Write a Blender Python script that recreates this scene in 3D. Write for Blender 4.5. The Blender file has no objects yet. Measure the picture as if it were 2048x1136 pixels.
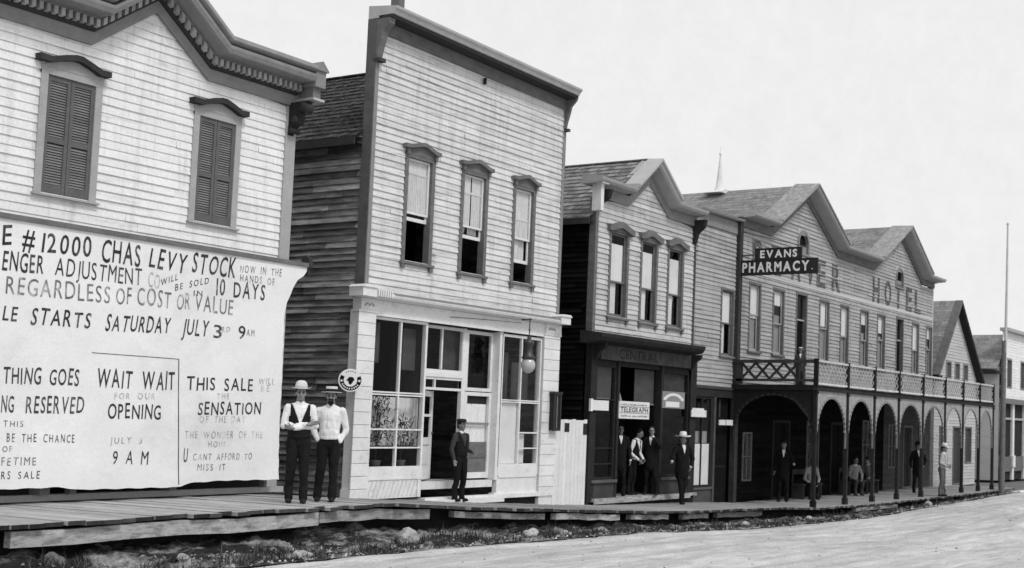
import bpy, bmesh, math, random
from mathutils import Vector, Matrix, noise
random.seed(7)
S = bpy.context.scene
COL = S.collection
R = math.radians

# ------------------------------------------------------------------ camera
cam = bpy.data.cameras.new('camera'); camo = bpy.data.objects.new('camera', cam); COL.objects.link(camo)
YAW, PIT, ROL = 1.10185802, 0.07239141, 0.02650786
f_ = Vector((math.cos(PIT)*math.sin(YAW), math.cos(PIT)*math.cos(YAW), math.sin(PIT)))
r_ = Vector((math.cos(YAW), -math.sin(YAW), 0)); u_ = r_.cross(f_)
R_ = math.cos(ROL)*r_ + math.sin(ROL)*u_; U_ = -math.sin(ROL)*r_ + math.cos(ROL)*u_
camo.matrix_world = Matrix(((R_.x, U_.x, -f_.x, 0), (R_.y, U_.y, -f_.y, 0), (R_.z, U_.z, -f_.z, 0), (0, 0, 0, 1)))
cam.sensor_width = 36; cam.lens = 2494.256/2048*36
cam.shift_x = -(1557.17-1024)/2048; cam.shift_y = (678.04-568)/2048
cam.clip_start = 0.1; cam.clip_end = 3000
cam.dof.use_dof = True; cam.dof.focus_distance = 19.0; cam.dof.aperture_fstop = 2.4
S.camera = camo
# ------------------------------------------------------------------ sky, sun, exposure
SUN_EL, SUN_AZ = R(50), R(193)          # azimuth measured from +Y towards +X
W = bpy.data.worlds.new('World'); S.world = W; W.use_nodes = True
nt = W.node_tree; nt.nodes.clear()
sky = nt.nodes.new('ShaderNodeTexSky'); sky.sky_type = 'NISHITA'; sky.sun_disc = False
sky.sun_elevation = SUN_EL; sky.sun_rotation = SUN_AZ; sky.air_density = 1.0; sky.dust_density = 4.0
bw = nt.nodes.new('ShaderNodeRGBToBW')
tc = nt.nodes.new('ShaderNodeTexCoord')
nz = nt.nodes.new('ShaderNodeTexNoise'); nz.inputs['Scale'].default_value = 40; nz.inputs['Detail'].default_value = 12; nz.inputs['Roughness'].default_value = .8
m1 = nt.nodes.new('ShaderNodeMapRange'); m1.inputs[3].default_value = 6.3; m1.inputs[4].default_value = 7.9
ad = nt.nodes.new('ShaderNodeMath'); ad.operation = 'MULTIPLY_ADD'; ad.inputs[1].default_value = .10
bg = nt.nodes.new('ShaderNodeBackground'); bg.inputs[1].default_value = 0.115
ou = nt.nodes.new('ShaderNodeOutputWorld')
L = nt.links.new
L(tc.outputs['Generated'], nz.inputs['Vector']); L(nz.outputs[0], m1.inputs[0])
L(sky.outputs[0], bw.inputs[0]); L(bw.outputs[0], ad.inputs[0]); L(m1.outputs[0], ad.inputs[2])
L(ad.outputs[0], bg.inputs[0]); L(bg.outputs[0], ou.inputs[0])
sl = bpy.data.lights.new('sun', 'SUN'); sl.energy = 1.5; sl.angle = R(12); sl.color = (1, 1, 1)
so = bpy.data.objects.new('sun', sl); COL.objects.link(so)
sd = Vector((math.sin(SUN_AZ)*math.cos(SUN_EL), math.cos(SUN_AZ)*math.cos(SUN_EL), math.sin(SUN_EL)))
so.rotation_euler = (-sd).to_track_quat('-Z', 'Y').to_euler(); so.location = (0, -20, 40)
S.view_settings.view_transform = 'Standard'; S.view_settings.look = 'None'
S.view_settings.exposure = 0.03; S.view_settings.gamma = 1
S.cycles.max_bounces = 8; S.cycles.transparent_max_bounces = 16

# ------------------------------------------------------------------ materials (all grey: a monochrome place)
MATS = {}
def mat(name, g, rough=.85, var=.12, sc=(3, 3, 3), g2=None, th=.55, sc2=(2, 2, 2), soft=.06, bump=0., bsc=40, spec=.06, fine=.10, tonek=1.0, streak=0.):
    if name in MATS: return MATS[name]
    m = bpy.data.materials.new(name); m.use_nodes = True; n = m.node_tree.nodes; l = m.node_tree.links.new
    b = n['Principled BSDF']; b.inputs['Roughness'].default_value = rough; b.inputs['Specular IOR Level'].default_value = spec
    t = n.new('ShaderNodeTexCoord')
    def nz(scale, det=6, rgh=.6):
        mp = n.new('ShaderNodeMapping'); mp.inputs['Scale'].default_value = scale
        x = n.new('ShaderNodeTexNoise'); x.inputs['Scale'].default_value = 1; x.inputs['Detail'].default_value = det; x.inputs['Roughness'].default_value = rgh
        l(t.outputs['Object'], mp.inputs[0]); l(mp.outputs[0], x.inputs['Vector']); return x.outputs[0]
    def rng(src, a, bb, lo, hi):
        q = n.new('ShaderNodeMapRange'); l(src, q.inputs[0])
        for i, v in enumerate((a, bb, lo, hi)): q.inputs[i+1].default_value = v
        return q.outputs[0]
    def ma(op, a, bb):
        q = n.new('ShaderNodeMath'); q.operation = op
        for i, v in enumerate((a, bb)):
            if isinstance(v, (int, float)): q.inputs[i].default_value = v
            else: l(v, q.inputs[i])
        return q.outputs[0]
    col = ma('MULTIPLY', g, rng(nz(sc), .25, .75, 1-var, 1+var))
    if g2 is not None:
        k = rng(nz(sc2, 8, .7), th-soft, th+soft, 0, 1)
        mx = n.new('ShaderNodeMix'); mx.data_type = 'FLOAT'
        l(k, mx.inputs[0]); l(col, mx.inputs[2]); l(ma('MULTIPLY', g2, rng(nz(sc), .25, .75, 1-var, 1+var)), mx.inputs[3]); col = mx.outputs[0]
    if streak: col = ma('MULTIPLY', col, rng(nz((5, 5, .35), 8, .75), .5, .78, 1, 1-streak))
    if fine: col = ma('MULTIPLY', col, rng(nz((26, 26, 26), 6, .9), .32, .68, 1-fine*1.5, 1+fine*1.5))
    at = n.new('ShaderNodeAttribute'); at.attribute_name = 'tone'
    col = ma('MULTIPLY', col, ma('ADD', 1.0, ma('MULTIPLY', at.outputs['Fac'], tonek)))
    col = ma('MINIMUM', ma('MAXIMUM', col, 0.004), .88)
    cc = n.new('ShaderNodeCombineColor')
    for i in range(3): l(col, cc.inputs[i])
    l(cc.outputs[0], b.inputs['Base Color'])
    if bump:
        bp = n.new('ShaderNodeBump'); bp.inputs['Strength'].default_value = bump; bp.inputs['Distance'].default_value = .02
        l(nz((bsc,)*3 if not isinstance(bsc, tuple) else bsc, 5), bp.inputs['Height']); l(bp.outputs[0], b.inputs['Normal'])
    MATS[name] = m; return m
def glass_mat():
    m = bpy.data.materials.new('window_glass'); m.use_nodes = True; n = m.node_tree.nodes; l = m.node_tree.links.new; n.clear()
    o = n.new('ShaderNodeOutputMaterial'); t = n.new('ShaderNodeBsdfTransparent'); t.inputs[0].default_value = (.92, .92, .92, 1)
    gl = n.new('ShaderNodeBsdfGlossy'); gl.inputs['Roughness'].default_value = .05; gl.inputs[0].default_value = (.55, .55, .55, 1)
    lw = n.new('ShaderNodeLayerWeight'); lw.inputs[0].default_value = .5; pw = n.new('ShaderNodeMath'); pw.operation = 'POWER'; pw.inputs[1].default_value = 4; fr = n.new('ShaderNodeMath'); fr.operation = 'MULTIPLY_ADD'; fr.inputs[1].default_value = .42; fr.inputs[2].default_value = .02; l(lw.outputs['Facing'], pw.inputs[0]); l(pw.outputs[0], fr.inputs[0]); mx = n.new('ShaderNodeMixShader')
    bp = n.new('ShaderNodeBump'); nn = n.new('ShaderNodeTexNoise'); nn.inputs['Scale'].default_value = 2.5
    tcx = n.new('ShaderNodeTexCoord'); l(tcx.outputs['Object'], nn.inputs['Vector'])
    bp.inputs['Strength'].default_value = .25; bp.inputs['Distance'].default_value = .05
    l(nn.outputs[0], bp.inputs['Height']); l(bp.outputs[0], gl.inputs['Normal'])
    l(fr.outputs[0], mx.inputs[0]); l(t.outputs[0], mx.inputs[1]); l(gl.outputs[0], mx.inputs[2]); l(mx.outputs[0], o.inputs[0]); return m
GLASS = glass_mat()
white_sid = mat('white_siding_paint', .76, var=.07, sc=(.8, .8, 2), g2=.56, th=.64, sc2=(1.0, 1.0, 9), soft=.09, streak=.35)
peel_sid = mat('peeling_siding_paint', .62, var=.10, sc=(.9, .9, 5), g2=.38, th=.60, sc2=(1.3, 1.3, 13), soft=.09, streak=.4)
raw_sid = mat('weathered_boards', .20, var=.5, sc=(2.2, 2.2, 14), g2=.38, th=.6, sc2=(1.5, 1.5, 10), soft=.12, bump=.3, bsc=(6, 6, 60))
gap_sid = mat('gap_shade_boards', .010, var=.3, sc=(1, 1, 10), spec=0)  # near-black colour paints in the shade of the narrow gaps
b3_sid = mat('pale_siding_paint', .50, var=.12, sc=(.9, .9, 5), g2=.33, th=.60, sc2=(1.2, 1.2, 11), streak=.35)
hotel_sid = mat('grey_siding_paint', .37, var=.12, sc=(.7, .7, 4), g2=.27, th=.58, sc2=(1, 1, 10), streak=.4)
house_sid = mat('light_grey_siding_paint', .46, var=.1, sc=(.7, .7, 4))
trim = mat('grey_trim_paint', .23, var=.15, sc=(5, 5, 5))
trim_lt = mat('light_grey_trim_paint', .36, var=.10, sc=(4, 4, 4))
trim_dk = mat('dark_trim_paint', .03, var=.25, sc=(5, 5, 5))
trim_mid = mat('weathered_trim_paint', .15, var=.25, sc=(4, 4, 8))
hood_dk = mat('dark_hood_paint', .045, var=.25, sc=(5, 5, 5))
shut = mat('shutter_paint', .12, var=.15, sc=(6, 6, 6))
white_tr = mat('white_trim_paint', .70, var=.08, sc=(3, 3, 3), g2=.5, th=.66, sc2=(4, 4, 4), soft=.1)
black_tr = mat('black_shop_paint', .012, var=.3, sc=(4, 4, 4), spec=.01)
shop_dk = mat('dark_shop_paint', .032, var=.3, sc=(4, 4, 4))
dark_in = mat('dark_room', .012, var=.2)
roofm = mat('weathered_shingles', .04, var=.5, sc=(5, 8, 8), g2=.13, th=.58, sc2=(7, 7, 12), soft=.1, bump=.5, bsc=25)
roof_lt = mat('pale_shingles', .20, var=.3, sc=(4, 8, 8), g2=.28, th=.58, sc2=(6, 6, 10), soft=.1, bump=.4, bsc=25)
cloth_w = mat('white_canvas', .78, var=.07, sc=(1.2, 1.2, 1.2), g2=.66, th=.60, sc2=(.7, .7, .9), soft=.1, fine=.06)
lace = mat('lace_curtain', .72, var=.15, sc=(14, 14, 3))
blind_g = mat('grey_blind_and_reflection', .075, var=.25, sc=(3, 3, 5))
plank = mat('boardwalk_planks', .37, var=.25, sc=(14, 1.5, 5), g2=.24, th=.6, sc2=(9, 1.5, 4), soft=.1, bump=.3, bsc=(60, 6, 20))
beam = mat('pale_timber', .40, var=.3, sc=(3, 10, 12), g2=.16, th=.56, sc2=(4, 6, 14), soft=.1, bump=.4, bsc=(8, 30, 40))
under = mat('dark_timber_and_shade', .02, var=.3)
INK = [mat('black_sign_paint', .04, var=.5, sc=(9, 9, 9), g2=.14, th=.58, sc2=(8, 8, 5), soft=.08), mat('thin_sign_paint', .06, var=.6, sc=(5, 5, 7), g2=.3, th=.6, sc2=(7, 7, 7)), mat('faded_sign_paint', .16, var=.4, sc=(5, 5, 7), g2=.45, th=.55, sc2=(7, 7, 7)), mat('ghost_sign_paint', .30, var=.3, sc=(5, 5, 7), g2=.62, th=.5, sc2=(8, 8, 8))]
skin = mat('skin', .24, rough=.6, var=.08, sc=(9, 9, 9), fine=.03)
metal_dk = mat('dark_metal', .04, rough=.45, var=.3, spec=.5)

# ------------------------------------------------------------------ helpers
ORG = {}
def org(o): return ORG.get(o.name, Vector((0, 0, 0))) if o else Vector((0, 0, 0))
def tag(o, label, cat, group=None, kind=None):
    if label: o['label'] = label
    if cat: o['category'] = cat
    if group: o['group'] = group
    if kind: o['kind'] = kind
    return o
def thing(name, label, cat, loc=(0, 0, 0), group=None):
    o = bpy.data.objects.new(name, None); o.empty_display_size = .2; COL.objects.link(o); o.location = loc
    ORG[o.name] = Vector(loc); return tag(o, label, cat, group)
class MB:
    def __init__(s): s.v = []; s.f = []; s.t = []; s.m = []; s.sm = []
    def face(s, pts, tone=0., mi=0, smooth=False):
        i = len(s.v); s.v += [tuple(p) for p in pts]; s.f.append(tuple(range(i, i+len(pts)))); s.t.append(tone); s.m.append(mi); s.sm.append(smooth)
    def mesh(s, vs, fs, tone=0., mi=0, smooth=False):
        i = len(s.v); s.v += [tuple(p) for p in vs]
        for f in fs: s.f.append(tuple(i+k for k in f)); s.t.append(tone); s.m.append(mi); s.sm.append(smooth)
    def box(s, x0, x1, y0, y1, z0, z1, tone=0., mi=0):
        vs = [(x, y, z) for z in (z0, z1) for y in (y0, y1) for x in (x0, x1)]
        s.mesh(vs, [(0, 2, 3, 1), (4, 5, 7, 6), (0, 1, 5, 4), (2, 6, 7, 3), (0, 4, 6, 2), (1, 3, 7, 5)], tone, mi)
    def bar(s, p, q, w, h, up=(0, 0, 1), tone=0., mi=0):
        p, q = Vector(p), Vector(q); d = (q-p).normalized(); u = Vector(up); a = d.cross(u)
        if a.length < 1e-4: a = d.cross(Vector((0, 1, 0)))
        a.normalize(); b = a.cross(d); vs = []
        for c in (p, q):
            for sa, sb in ((-1, -1), (1, -1), (1, 1), (-1, 1)): vs.append(c + a*sa*w/2 + b*sb*h/2)
        s.mesh(vs, [(3, 2, 1, 0), (4, 5, 6, 7), (0, 1, 5, 4), (1, 2, 6, 5), (2, 3, 7, 6), (3, 0, 4, 7)], tone, mi)
    def prism(s, pts, y0, y1, tone=0., mi=0, axis='y'):
        n = len(pts)
        if axis == 'y': a = [(x, y0, z) for x, z in pts]; b = [(x, y1, z) for x, z in pts]
        else: a = [(y0, x, z) for x, z in pts]; b = [(y1, x, z) for x, z in pts]
        s.mesh(a+b, [tuple(range(n)), tuple(range(2*n-1, n-1, -1))] + [(i, i+n, (i+1) % n+n, (i+1) % n) for i in range(n)], tone, mi)
    def sweep(s, path, prof, tone=0., mi=0):
        """path: (x,z) list; prof: closed list of (y,dz)"""
        n = len(prof); vs = []
        for x, z in path: vs += [(x, y, z+dz) for y, dz in prof]
        fs = []
        for k in range(len(path)-1):
            for i in range(n): fs.append((k*n+i, k*n+(i+1) % n, (k+1)*n+(i+1) % n, (k+1)*n+i))
        fs += [tuple(range(n)), tuple(range((len(path)-1)*n, len(path)*n))]
        s.mesh(vs, fs, tone, mi)
    def tube(s, pts, r, n=8, tone=0., mi=0, smooth=True):
        pts = [Vector(p) for p in pts]; rs = r if isinstance(r, (list, tuple)) else [r]*len(pts); vs = []; fs = []
        for i, p in enumerate(pts):
            d = (pts[min(i+1, len(pts)-1)]-pts[max(i-1, 0)]).normalized()
            a = d.cross(Vector((0, 0, 1)))
            if a.length < 1e-3: a = Vector((1, 0, 0))
            a.normalize(); b = d.cross(a)
            vs += [p + (a*math.cos(2*math.pi*k/n)+b*math.sin(2*math.pi*k/n))*rs[i] for k in range(n)]
        for i in range(len(pts)-1):
            for k in range(n): fs.append((i*n+k, i*n+(k+1) % n, (i+1)*n+(k+1) % n, (i+1)*n+k))
        s.mesh(vs, fs, tone, mi, smooth); s.mesh(vs[:n], [tuple(range(n))], tone, mi); s.mesh(vs[-n:], [tuple(range(n))], tone, mi)
    def lathe(s, c, prof, n=20, tone=0., mi=0, axis=(0, 0, 1)):
        c = Vector(c); q = Vector((0, 0, 1)).rotation_difference(Vector(axis)); vs = []; fs = []
        for r, z in prof: vs += [c + q @ Vector((r*math.cos(2*math.pi*k/n), r*math.sin(2*math.pi*k/n), z)) for k in range(n)]
        for i in range(len(prof)-1):
            for k in range(n): fs.append((i*n+k, i*n+(k+1) % n, (i+1)*n+(k+1) % n, (i+1)*n+k))
        s.mesh(vs, fs, tone, mi, True)
    def build(s, name, m, parent=None, label=None, warp=None):
        o0 = org(parent); me = bpy.data.meshes.new(name)
        vs = s.v if warp is None else [warp(p) for p in s.v]
        me.from_pydata([(p[0]-o0.x, p[1]-o0.y, p[2]-o0.z) for p in vs], [], s.f)
        for x in (m if isinstance(m, (list, tuple)) else [m]): me.materials.append(x)
        me.polygons.foreach_set('material_index', s.m); me.polygons.foreach_set('use_smooth', s.sm)
        a = me.attributes.new('tone', 'FLOAT', 'FACE'); a.data.foreach_set('value', s.t); me.update()
        o = bpy.data.objects.new(name, me); COL.objects.link(o)
        if parent: o.parent = parent; ORG[o.name] = o0
        if label: o['label'] = label
        return o
def rnd(a, b): return random.uniform(a, b)

def clap(mb, P, z0, z1, xr, openings=(), h=.12, t=.018, tone=.06, blen=(1.6, 4.2), sag=0.):
    """lapped boards; P(u,w,z)->point, xr(z)->(u0,u1), openings (u0,u1,z0,z1)"""
    nb = int(math.ceil((z1-z0)/h-1e-6))
    for k in range(nb):
        zb = z0+k*h; zt = min(zb+h, z1)
        cuts = sorted({zb, zt} | {z for o in openings for z in (o[2], o[3]) if zb < z < zt})
        a0, a1 = xr((zb+zt)/2); br = []; x = a0-rnd(0, 3)
        while x < a1: br.append((x, rnd(-tone, tone))); x += rnd(*blen)
        def wz(z): return t-(t-.003)*(z-zb)/h
        for a, b in zip(cuts, cuts[1:]):
            m = (a+b)/2; u0, u1 = xr(m); iv = [(u0, u1)]
            for o in openings:
                if o[2] < m < o[3]:
                    nv = []
                    for p, q in iv:
                        if o[1] <= p or o[0] >= q: nv.append((p, q)); continue
                        if o[0] > p: nv.append((p, o[0]))
                        if o[1] < q: nv.append((o[1], q))
                    iv = nv
            for p, q in iv:
                pl, pt_ = (xr(a)[0], xr(b)[0]) if p == u0 else (p, p)
                ql, qt = (xr(a)[1], xr(b)[1]) if q == u1 else (q, q)
                xs = [x for x, _ in br if p+.05 < x < q-.05]
                segs = list(zip([None]+xs, xs+[None]))
                for s0, s1 in segs:
                    l0 = pl if s0 is None else s0; l1 = pt_ if s0 is None else s0
                    r0 = ql if s1 is None else s1; r1 = qt if s1 is None else s1
                    if r0-l0 < 1e-4 and r1-l1 < 1e-4: continue
                    wk = rnd(.65, 1.35); j0, j1 = rnd(-.003, .003), rnd(-.003, .003)
                    tn = [tt for x, tt in br if x <= (l0+r0)/2][-1:] or [0]
                    a0_, a1_ = (a+j0, a+j1) if a == zb else (a, a)
                    mb.face([P(l0, wz(a)*wk, a0_), P(r0, wz(a)*wk, a1_), P(r1, .003, b) if b == zt else P(r1, wz(b)*wk, b), P(l1, .003, b) if b == zt else P(l1, wz(b)*wk, b)], tn[0])
                    if a == zb: mb.face([P(l0, .003, a), P(r0, .003, a), P(r0, wz(a)*wk, a1_), P(l0, wz(a)*wk, a0_)], tn[0])
def PY(Y): return lambda u, w, z: (u, Y-w, z)
def PX(X): return lambda u, w, z: (X-w, u, z)
def PXp(X): return lambda u, w, z: (X+w, u, z)

TEXTC = {}
def glyph(ch, bold=0.):
    key = (ch, bold)
    if key in TEXTC: return TEXTC[key]
    cu = bpy.data.curves.new('t', 'FONT'); cu.body = ch; cu.resolution_u = 3; cu.size = 1.0; cu.offset = bold
    o = bpy.data.objects.new('t', cu); COL.objects.link(o)
    dg = bpy.context.evaluated_depsgraph_get(); me = bpy.data.meshes.new_from_object(o.evaluated_get(dg))
    vs = [v.co.copy() for v in me.vertices]; fs = [tuple(p.vertices) for p in me.polygons]
    bpy.data.objects.remove(o); bpy.data.curves.remove(cu); bpy.data.meshes.remove(me)
    x0 = min(v.x for v in vs); x1 = max(v.x for v in vs)
    TEXTC[key] = ([(v.x-x0, v.y) for v in vs], fs, x1-x0); return TEXTC[key]
CAPH = .69
def letters(mb, text, P, a0, b0, a1, b1, h, jit=.0, shear=0., gap=.12, bold=0.):
    """lay text from (a0,b0) to (a1,b1) with cap height h in the plane P(a,b)"""
    ws = [(.45 if c == ' ' else glyph(c, bold)[2]) for c in text]; tot = sum(ws)+gap*(len(text)-1)
    k = (a1-a0)/tot; s = h/CAPH; x = 0
    for c, w in zip(text, ws):
        if c != ' ':
            vs, fs, _ = glyph(c, bold); an = rnd(-jit, jit)*.5; dz = rnd(-jit, jit)*h*.35; hs = 1+rnd(-jit, jit)*.6
            for ox in (0,):
                pv = []
                for vx, vy in vs:
                    aa = a0+(x+vx)*k+ox+vy*s*shear+vy*s*an; fr = (aa-a0)/max(1e-6, a1-a0)
                    pv.append(P(aa, b0+(b1-b0)*fr+vy*s*hs+dz-(vx-w/2)*k*an))
                mb.mesh(pv, fs)
        x += w+gap

# ------------------------------------------------------------------ ground
def interp(x, T):
    if x <= T[0][0]: return T[0][1]
    for (a, p), (b, q) in zip(T, T[1:]):
        if x <= b: return p+(q-p)*(x-a)/(b-a)
    return T[-1][1]
BZ = [(14.4, -1.27), (16.6, -1.43), (22.6, -1.79), (24, -1.86), (28.7, -1.98), (31, -2.09), (60, -2.1)]
BE = [(17, 13.78), (20.7, 14.0), (24.7, 14.35), (31, 14.22), (34, 13.95), (44, 13.95), (47, 14.15), (70, 14.3)]
RE = [(15, 12.9), (20, 13.1), (24, 13.0), (30, 12.7), (34, 13.05), (40.4, 13.5), (46.8, 14.0), (60, 14.1)]
RZ = [(10, -1.8), (15, -1.85), (20, -1.97), (24, -2.13), (30, -2.2), (60, -2.2)]
def bz(x): return interp(x, BZ)
def be(x): return interp(x, BE)
def rz(x): return interp(x, RZ)
def re_(x): return interp(x, RE) + .12*noise.noise((x*1.3, 0, 3)) + .06*noise.noise((x*5, 2, 3))
road_m = mat('sandy_dirt', .52, var=.24, sc=(1.2, 5.0, 1), g2=.33, th=.55, sc2=(.22, 1.9, 1), soft=.13, bump=.6, bsc=(8, 14, 14), fine=.24)
soil_m = mat('dark_soil', .028, var=.5, sc=(3, 3, 3), g2=.34, th=.55, sc2=(1.1, 2.2, 2), soft=.07, bump=1.0, bsc=14, fine=.3)
yard_m = mat('yard_earth', .16, var=.3, sc=(.5, .5, .5))
def grid(xs, ys, fn):
    vs = [fn(x, y) for x in xs for y in ys]; n = len(ys)
    return vs, [(i*n+j, (i+1)*n+j, (i+1)*n+j+1, i*n+j+1) for i in range(len(xs)-1) for j in range(n-1)]
xs = [-900, -300, -100, -40, -15, 0] + [4+.25*i for i in range(220)] + [60, 70, 90, 130, 200, 350, 700, 1500]
fr = [0, .004, .01, .018, .028, .04, .055, .075, .1, .13, .17, .22, .3, .45, 1]
OFF = [0, .04, .09, .15] + [.15+.11*i for i in range(1, 120)] + [14, 15, 17, 20, 26, 40, 80, 200, 900]
RUTS = [(.9, .05, 0), (2.35, .05, 0), (3.2, -.09, 3), (4.65, -.09, 3), (4.1, .14, 8), (5.55, .14, 8), (7.0, -.03, 5), (8.45, -.03, 5), (9.3, .06, 2), (10.8, .06, 2)]
def roadp(x, k):
    y0 = re_(x) if x < 62 else 14.1; y = y0-k
    z = rz(x)-.04+min(0, -.05+.1*min(1, k/.5))
    if k < 15 and -5 < x < 62:
        z += .03*noise.noise((x*.25, y*1.1, 0))+.014*noise.noise((x*1.0, y*3, 5))+.006*noise.noise((x*5, y*6, 9))
        for r, sl_, ph in RUTS:
            c = r+sl_*(x-18)*.4+.35*noise.noise((x*.12, ph, 1)); q = (k-c)/.12
            if abs(q) < 4: z += -.035*math.exp(-q*q)*(.6+.8*noise.noise((x*.5, ph, 4)))+.018*math.exp(-(abs(q)-1.9)**2*2)
    return (x, y, z)
rxs = [-900, -300, -100, -40, -15, 0] + [4+.16*i for i in range(344)] + [60, 70, 90, 130, 200, 350, 700, 1500]
mb = MB(); vs, fs = grid(rxs, OFF, roadp); mb.mesh(vs, fs, smooth=True)
tag(mb.build('road', road_m), 'pale sandy dirt street with faint wheel ruts', 'road', kind='structure')
ex = [4+.06*i for i in range(int(46/.06))]
def bankp(x, k):
    y0 = re_(x); y1 = be(x)+.55; y = y0+(y1-y0)*k; zr = rz(x)-.06; zt = bz(x)-.3
    z = zr+(zt-zr)*(k**1.6) + .10*noise.noise((x*2.1, y*2.5, 1))*min(1, k*5) + .055*noise.noise((x*6, y*7, 1))*min(1, k*6) + .03*noise.noise((x*15, y*15, 1))*min(1, k*6) - .02*math.sin(k*math.pi)
    return (x, y, z)
mb = MB(); vs, fs = grid(ex, [i/30 for i in range(31)], bankp); mb.mesh(vs, fs, smooth=True)
tag(mb.build('ditch_bank', soil_m), 'dark earth bank with pale dirt patches below the boardwalk edge', 'earth bank', kind='structure')
mb = MB(); vs, fs = grid([-900, -100, 0, 10, 20, 30, 50, 62, 100, 400, 1500], [14.2, 15, 17, 25, 60, 200, 1000], lambda x, y: (x, y, min(rz(x), bz(x))-.32 if x < 49 else rz(x)-.02)); mb.mesh(vs, fs)
tag(mb.build('ground', yard_m), None, None, kind='structure')
# boardwalk: cross planks on stringers
mb = MB(); x = 3.0
while x < 49:
    w = rnd(.19, .27); y0 = be(x)+rnd(-.06, .09); y1 = 17.3 if x < 47.2 else 16.8; dz = rnd(-.008, .008)
    za, zb_ = bz(x)+dz, bz(x+w)+dz; g = .008
    vs = [(x, y0, za-.05), (x+w-g, y0, zb_-.05), (x+w-g, y1, zb_-.05), (x, y1, za-.05), (x, y0, za), (x+w-g, y0, zb_), (x+w-g, y1, zb_), (x, y1, za)]
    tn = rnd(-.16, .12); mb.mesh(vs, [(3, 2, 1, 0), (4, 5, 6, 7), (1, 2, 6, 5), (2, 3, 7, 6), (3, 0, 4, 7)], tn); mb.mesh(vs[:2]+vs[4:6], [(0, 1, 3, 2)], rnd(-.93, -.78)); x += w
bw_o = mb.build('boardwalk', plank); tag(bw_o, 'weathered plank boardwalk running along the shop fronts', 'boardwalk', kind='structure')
# stringers under the front edge, broken lengths
mb = MB()
for a, b, d, h in ((8.62, 13.0, .10, .18), (13.05, 15.3, .14, .15), (15.9, 18.4, .16, .10), (18.7, 21.0, .12, .11), (24.1, 25.3, .24, .11), (21.6, 23.3, .2, .1), (25.8, 28.0, .3, .12), (33, 36, .12, .1)):
    n = 6; ts = rnd(-.3, .05); j1 = 0
    for i in range(n):
        p, q = a+(b-a)*i/n, a+(b-a)*(i+1)/n
        j0, j1 = j1, rnd(-.015, .015); mb.bar((p, be(p)+d, bz(p)-.085-h/2+j0), (q, be(q)+d, bz(q)-.085-h/2+j1), .12, h, tone=ts)
mb.build('edge_stringer', beam, bw_o)
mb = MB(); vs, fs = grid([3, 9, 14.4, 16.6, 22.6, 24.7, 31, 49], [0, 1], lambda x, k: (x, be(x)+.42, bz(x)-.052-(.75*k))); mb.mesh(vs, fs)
mb.build('underdeck_shade_sheet', under, bw_o)  # near-black sheet added for the shade below the deck

# ------------------------------------------------------------------ windows
def curtain(parent, x0, x1, z0, z1, y, m, n=24, amp=.012, name='curtain', taper=0.):
    mb = MB(); ph = rnd(0, 6)
    def fn(x, z):
        k = (x-x0)/(x1-x0); zz = (z1-z)/(z1-z0); xx = x0+(x1-x0)*(k*(1-taper*zz))
        return (xx, y+amp*math.sin(k*34+ph+1.2*math.sin(k*9))+amp*.5*math.sin(k*71), z)
    vs, fs = grid([x0+(x1-x0)*i/n for i in range(n+1)], [z0+(z1-z0)*i/6 for i in range(7)], fn); mb.mesh(vs, fs, smooth=True)
    return mb.build(name, m, parent)
def pane(parent, x0, x1, z0, z1, y, name='pane'):
    mb = MB(); mb.face([(x0, y, z0), (x1, y, z0), (x1, y, z1), (x0, y, z1)]); return mb.build(name, GLASS, parent)
def frame(mb, x0, x1, z0, z1, y0, y1, w, wb=None, mi=0):
    wb = wb or w
    mb.box(x0, x0+w, y0, y1, z0, z1, mi=mi); mb.box(x1-w, x1, y0, y1, z0, z1, mi=mi)
    mb.box(x0+w, x1-w, y0+.001, y1-.001, z1-w, z1, mi=mi); mb.box(x0+w, x1-w, y0+.001, y1-.001, z0, z0+wb, mi=mi)
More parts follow.
